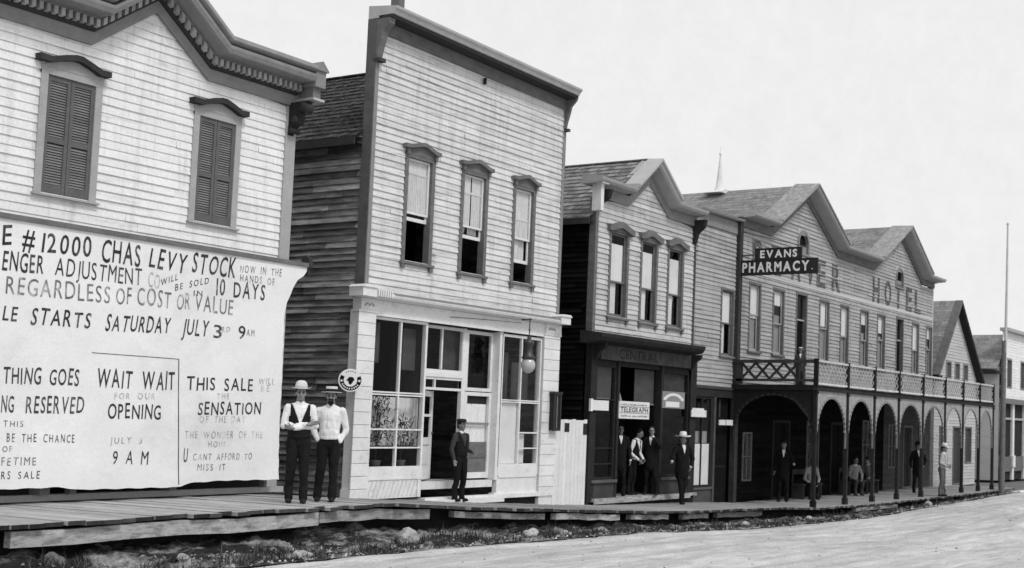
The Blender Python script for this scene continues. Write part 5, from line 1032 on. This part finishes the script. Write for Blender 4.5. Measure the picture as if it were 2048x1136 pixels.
    def f_h(q):
        ell_mesh(q, hd((0, .024, 1.684)), (.084, .094, .095)); ell_mesh(q, hd((0, .06, 1.61)), (.068, .054, .06))
    def hcut(q):
        Ti = Matrix.Rotation(-th, 4, 'Z'); fs = []
        for f in q.f:
            c = sum((Vector(q.v[i]) for i in f), Vector())/len(f); c = (Ti @ (c-loc))/s
            c = Vector((c.x, c.y, c.z-dz)); c = Vector((c.x*hc+c.y*hs_, -c.x*hs_+c.y*hc, c.z)) if not lean else c
            if c.y < -.045 and c.z < 1.715 and not lean: continue
            fs.append(f)
        q.f = fs; q.t = q.t[:len(fs)]; q.m = q.m[:len(fs)]; q.sm = q.sm[:len(fs)]; return q
    part('hair', mat('hair_%d' % int(hairg*1000), hairg, var=.3), f_h, .011, .003, hcut)
    if near or not hat:
        def f_e(q):
            for sx in (-1, 1): ell_mesh(q, hd((sx*.030, -.080, 1.645)), (.014, .009, .007), None, 10, 6)
        raw('eyes', mat('dark_eye', .02), f_e)
        def f_eb(q):
            for sx in (-1, 1): q.tube([hd((sx*.014, -.093, 1.664)), hd((sx*.032, -.092, 1.669)), hd((sx*.050, -.076, 1.662))], .0045, 6)
        raw('eyebrows', mat('hair_%d' % int(hairg*1000), hairg), f_eb)
        if beard is None: raw('mouth', mat('lips', .15), lambda q: q.tube([hd((-.022, -.090, 1.578)), hd((0, -.097, 1.576)), hd((.022, -.090, 1.578))], .0035, 6))
    if beard is not None:
        def f_be(q):
            cap_mesh(q, hd((-.034, -.084, 1.586)), hd((0, -.103, 1.594)), .011, .013, 8, 4); cap_mesh(q, hd((.034, -.084, 1.586)), hd((0, -.103, 1.594)), .011, .013, 8, 4)
            if beard == 'full': ell_mesh(q, hd((0, -.058, 1.543)), (.047, .042, .042)); ell_mesh(q, hd((0, -.082, 1.52)), (.026, .022, .03))
        part('moustache' if beard != 'full' else 'beard', mat('hair_%d' % int(hairg*1000), hairg, var=.3), f_be, .008)
    if hat:
        hm = mat('hat_felt_%d' % int(hatg*1000), hatg, var=.1); top = {'fedora': .115, 'boater': .085, 'bowler': .12, 'wide': .13, 'cap': .05}[hat]; br = {'fedora': .142, 'boater': .155, 'bowler': .140, 'wide': .20, 'cap': .0}[hat]
        q = MB(); z0 = 1.712; n = 28
        def hp(r, a, z, ex=1.12): return hd((r*math.sin(a), .012-r*ex*math.cos(a), z))
        pr = {'fedora': [(.086, 0), (.088, .03), (.084, .075), (.072, .105), (.045, .115), (.02, .104), (0, .100)], 'boater': [(.087, 0), (.087, .078), (.082, .085), (0, .086)], 'bowler': [(.086, 0), (.088, .04), (.078, .085), (.05, .115), (.02, .122), (0, .122)], 'wide': [(.087, 0), (.09, .05), (.085, .10), (.06, .128), (.03, .118), (0, .115)], 'cap': [(.088, 0), (.100, .02), (.095, .05), (.06, .065), (0, .068)]}[hat]
        rows = [[hp(r, 2*math.pi*k/n, z0+z) for k in range(n)] for r, z in pr]
        for i in range(len(rows)-1):
            for k in range(n): q.face([rows[i][k], rows[i][(k+1) % n], rows[i+1][(k+1) % n], rows[i+1][k]], smooth=True)
        if hat == 'cap':
            for k in range(-5, 5):
                a0, a1 = k*.16, (k+1)*.16; q.face([hp(.088, a0, z0+.008), hp(.088, a1, z0+.008), hp(.15*math.cos(a1*.9)+.0, a1*.7, z0-.012), hp(.15*math.cos(a0*.9), a0*.7, z0-.012)])
        else:
            up_ = {'fedora': .012, 'boater': 0, 'bowler': .025, 'wide': .02}[hat]
            for k in range(n):
                a0, a1 = 2*math.pi*k/n, 2*math.pi*(k+1)/n
                f = lambda a: z0-.004+up_*abs(math.sin(a))**2*(1.6 if hat == 'wide' else 1)-(.012 if hat == 'fedora' else 0)*max(0, math.cos(a))
                q.face([hp(.085, a0, z0), hp(.085, a1, z0), hp(br, a1, f(a1)), hp(br, a0, f(a0))], smooth=True); q.face([hp(.085, a0, z0-.008), hp(.085, a1, z0-.008), hp(br, a1, f(a1)-.006), hp(br, a0, f(a0)-.006)], smooth=True); q.face([hp(br, a0, f(a0)), hp(br, a1, f(a1)), hp(br, a1, f(a1)-.006), hp(br, a0, f(a0)-.006)])
        q.v = [tuple(T(p)) for p in q.v]; ho = q.build('hat', hm, ORG_)
        if hat != 'cap':
            bh = .03 if hat != 'boater' else .045
            def f_bd(q):
                for k in range(n):
                    a0, a1 = 2*math.pi*k/n, 2*math.pi*(k+1)/n; q.face([hp(.0895, a0, z0+.002), hp(.0895, a1, z0+.002), hp(.0905, a1, z0+bh), hp(.0905, a0, z0+bh)])
            raw('hat_band', mat('hat_band_%d' % int(band*1000), band), f_bd, ho)
    return ORG_
def facing(x, y): return math.degrees(math.atan2(x, y))*-1   # turn so that local -Y looks at the camera at the origin
crossed = dict(eR=(-.225, -.02, 1.15), wR=(.12, -.155, 1.175), eL=(.225, -.02, 1.15), wL=(-.11, -.185, 1.115), dR=(.85, .45, .25), dL=(-.8, .5, .15))
pocket = dict(eR=(-.245, .06, 1.14), wR=(-.165, -.045, .94), dR='hidden', eL=(.24, .06, 1.13), wL=(.162, -.045, .92), dL='hidden')
person('man in pale felt hat, white shirt and dark vest with arms folded, beside the banner', (13.38, 14.72, bz(13.38)), facing(13.4, 14.7)+4, 1.73, crossed, dict(kR=(-.09, -.02, .5), aR=(-.10, .03, .09), kL=(.09, -.04, .5), aL=(.10, -.05, .09)), .74, .014, vest=.016, hat='bowler', hatg=.64, band=.5, near=True, vox=.010, group=None)
person('bearded man in straw boater and white shirt with his hands in his pockets', (13.95, 14.70, bz(13.95)), facing(13.9, 14.7)-4, 1.70, pocket, dict(kR=(-.10, -.02, .5), aR=(-.13, .03, .09), kL=(.085, -.03, .5), aL=(.085, -.03, .09)), .72, .014, hat='boater', hatg=.62, band=.02, beard='full', hairg=.012, near=True, vox=.010, group=None)
skin_sh = mat('darker_skin', .20, rough=.6, var=.1, fine=.03)  # darker skin tone for most doorway and porch figures
person('slim dark figure in a cap with open shirt standing before the open shop door', (19.25, 16.72, bz(19.25)+.01), facing(19, 16.5)+48, 1.60, dict(eL=(.24, .04, 1.12), wL=(.20, -.16, 1.05)), None, .05, .012, vest=.014, hat='cap', hatg=.03, hairg=.02, skin_m=skin_sh)
SD = -1.72
person('man in dark suit half hidden by the doorway pier, white shirt front showing', (25.62, 17.25, SD), facing(25.4, 17.3)+10, 1.72, None, None, .7, .012, coat=.012, hairg=.012, skin_m=skin_sh)
person('stooping man in dark vest with white shirt sleeves in the doorway of the black shopfront', (26.3, 17.35, SD), facing(26, 17.2)+62, 1.66, dict(eR=(-.25, -.02, 1.12), wR=(-.12, -.26, 1.0), eL=(.24, -.05, 1.12), wL=(.10, -.28, 1.02)), None, .72, .012, vest=.012, hairg=.012, lean=.30, skin_m=skin_sh)
person('man in dark suit raising a hand to his mouth in the black shop doorway', (26.72, 17.05, SD), facing(26.5, 17.1)-10, 1.70, dict(eL=(.26, -.16, 1.24), wL=(.07, -.20, 1.50), dL=(-.5, .1, .6)), dict(aL=(.2, -.12, .09), kL=(.14, -.1, .5)), .7, .012, coat=.013, hairg=.02, headturn=20)
person('man in wide pale hat and long dark suit striding past the black shopfront', (27.1, 16.35, bz(27.1)), facing(27.1, 16.3)+18, 1.74, dict(eR=(-.30, -.05, 1.2), wR=(-.36, -.26, 1.08), eL=(.29, .05, 1.14), wL=(.22, -.02, .95)), dict(kL=(.06, -.02, .5), aL=(.03, .02, .09), kR=(-.05, -.06, .5), aR=(-.03, -.10, .09)), .72, .012, coat=.012, hat='wide', hatg=.70, band=.4, headturn=12)
person('man in dark suit standing under the side arch of the hotel porch', (32.5, 16.2, bz(32.5)), facing(32.5, 16.2), 1.76, dict(eL=(.28, .02, 1.14), wL=(.3, -.18, 1.12)), None, .5, .010, coat=.010, hat='bowler', hatg=.012, cuffs=False, skin_m=skin_sh)
chair_m = mat('bench_wood', .05, var=.2)
def bench(x0, x1, y, label):
    t = thing('bench', label, 'bench', ((x0+x1)/2, y, -2.1), 'benches under the porch'); mb = MB(); mb.box(x0, x1, y-.2, y+.2, -1.68, -1.63); mb.build('seat', chair_m, t)
    mb = MB(); mb.box(x0, x1, y+.17, y+.2, -1.35, -1.2); mb.build('backrest', chair_m, t)
    for x in (x0+.06, x1-.1): mb = MB(); mb.box(x, x+.05, y-.18, y+.19, -2.1, -1.681); mb.box(x, x+.05, y+.2, y+.23, -2.1, -1.2); mb.build('leg', chair_m, t)
bench(34.2, 35.6, 16.55, 'dark wooden bench behind the first arch of the porch'); bench(37.7, 40.3, 16.55, 'dark wooden bench behind the middle arches of the porch')
sz = -2.12
person('seated man in pale shirt leaning forward behind the first front arch of the porch', (34.7, 16.4, sz), facing(34.7, 16.4)+25, 1.7, dict(eR=(-.25, -.12, 1.14), wR=(-.12, -.36, 1.06), eL=(.25, -.12, 1.14), wL=(.12, -.36, 1.06)), None, .24, .02, sit=True, lean=.35, hairg=.02, group='men sitting under the porch', skin_m=skin_sh)
person('seated man in pale shirt and light trousers behind the second front arch of the porch', (38.1, 16.4, sz), facing(38.1, 16.4)+30, 1.7, dict(eR=(-.25, -.1, 1.14), wR=(-.12, -.34, 1.06), eL=(.25, -.1, 1.14), wL=(.12, -.34, 1.06)), None, .20, .05, sit=True, lean=.2, hairg=.02, group='men sitting under the porch', skin_m=skin_sh)
person('seated man in white shirt turned away behind the third porch post', (39.6, 16.4, sz), facing(39.6, 16.4)-40, 1.7, dict(eR=(-.25, -.1, 1.14), wR=(-.12, -.34, 1.06), eL=(.25, -.1, 1.14), wL=(.12, -.34, 1.06)), None, .28, .03, sit=True, lean=.3, hairg=.02, group='men sitting under the porch', skin_m=skin_sh)
person('tall dark man standing in shadow behind the fourth front arch of the porch', (41.7, 15.5, -2.1), facing(41.7, 15.5)+20, 1.74, dict(eL=(.3, .0, 1.16), wL=(.2, -.1, .98)), None, .3, .012, coat=.012, hat='bowler', hatg=.02, cuffs=False, skin_m=skin_sh)
person('man in pale hat, pale shirt and braces leaning at the porch post by the street', (40.2, 14.06, bz(40)), facing(40.5, 14.1)+70, 1.72, dict(eR=(-.2, .02, 1.15), wR=(-.1, -.2, 1.05), eL=(.2, .0, 1.15), wL=(.1, -.2, 1.08)), None, .42, .12, hat='fedora', hatg=.72, band=.3, lean=.10, suspenders=True)
person('figure in pale hat and white collar peering over the hotel balcony rail', (31.9, 15.45, 1.24), facing(32, 15.4), 1.08, None, None, .62, .03, coat=.05, hat='boater', hatg=.74, band=.04, hairg=.02, group=None, child=False)
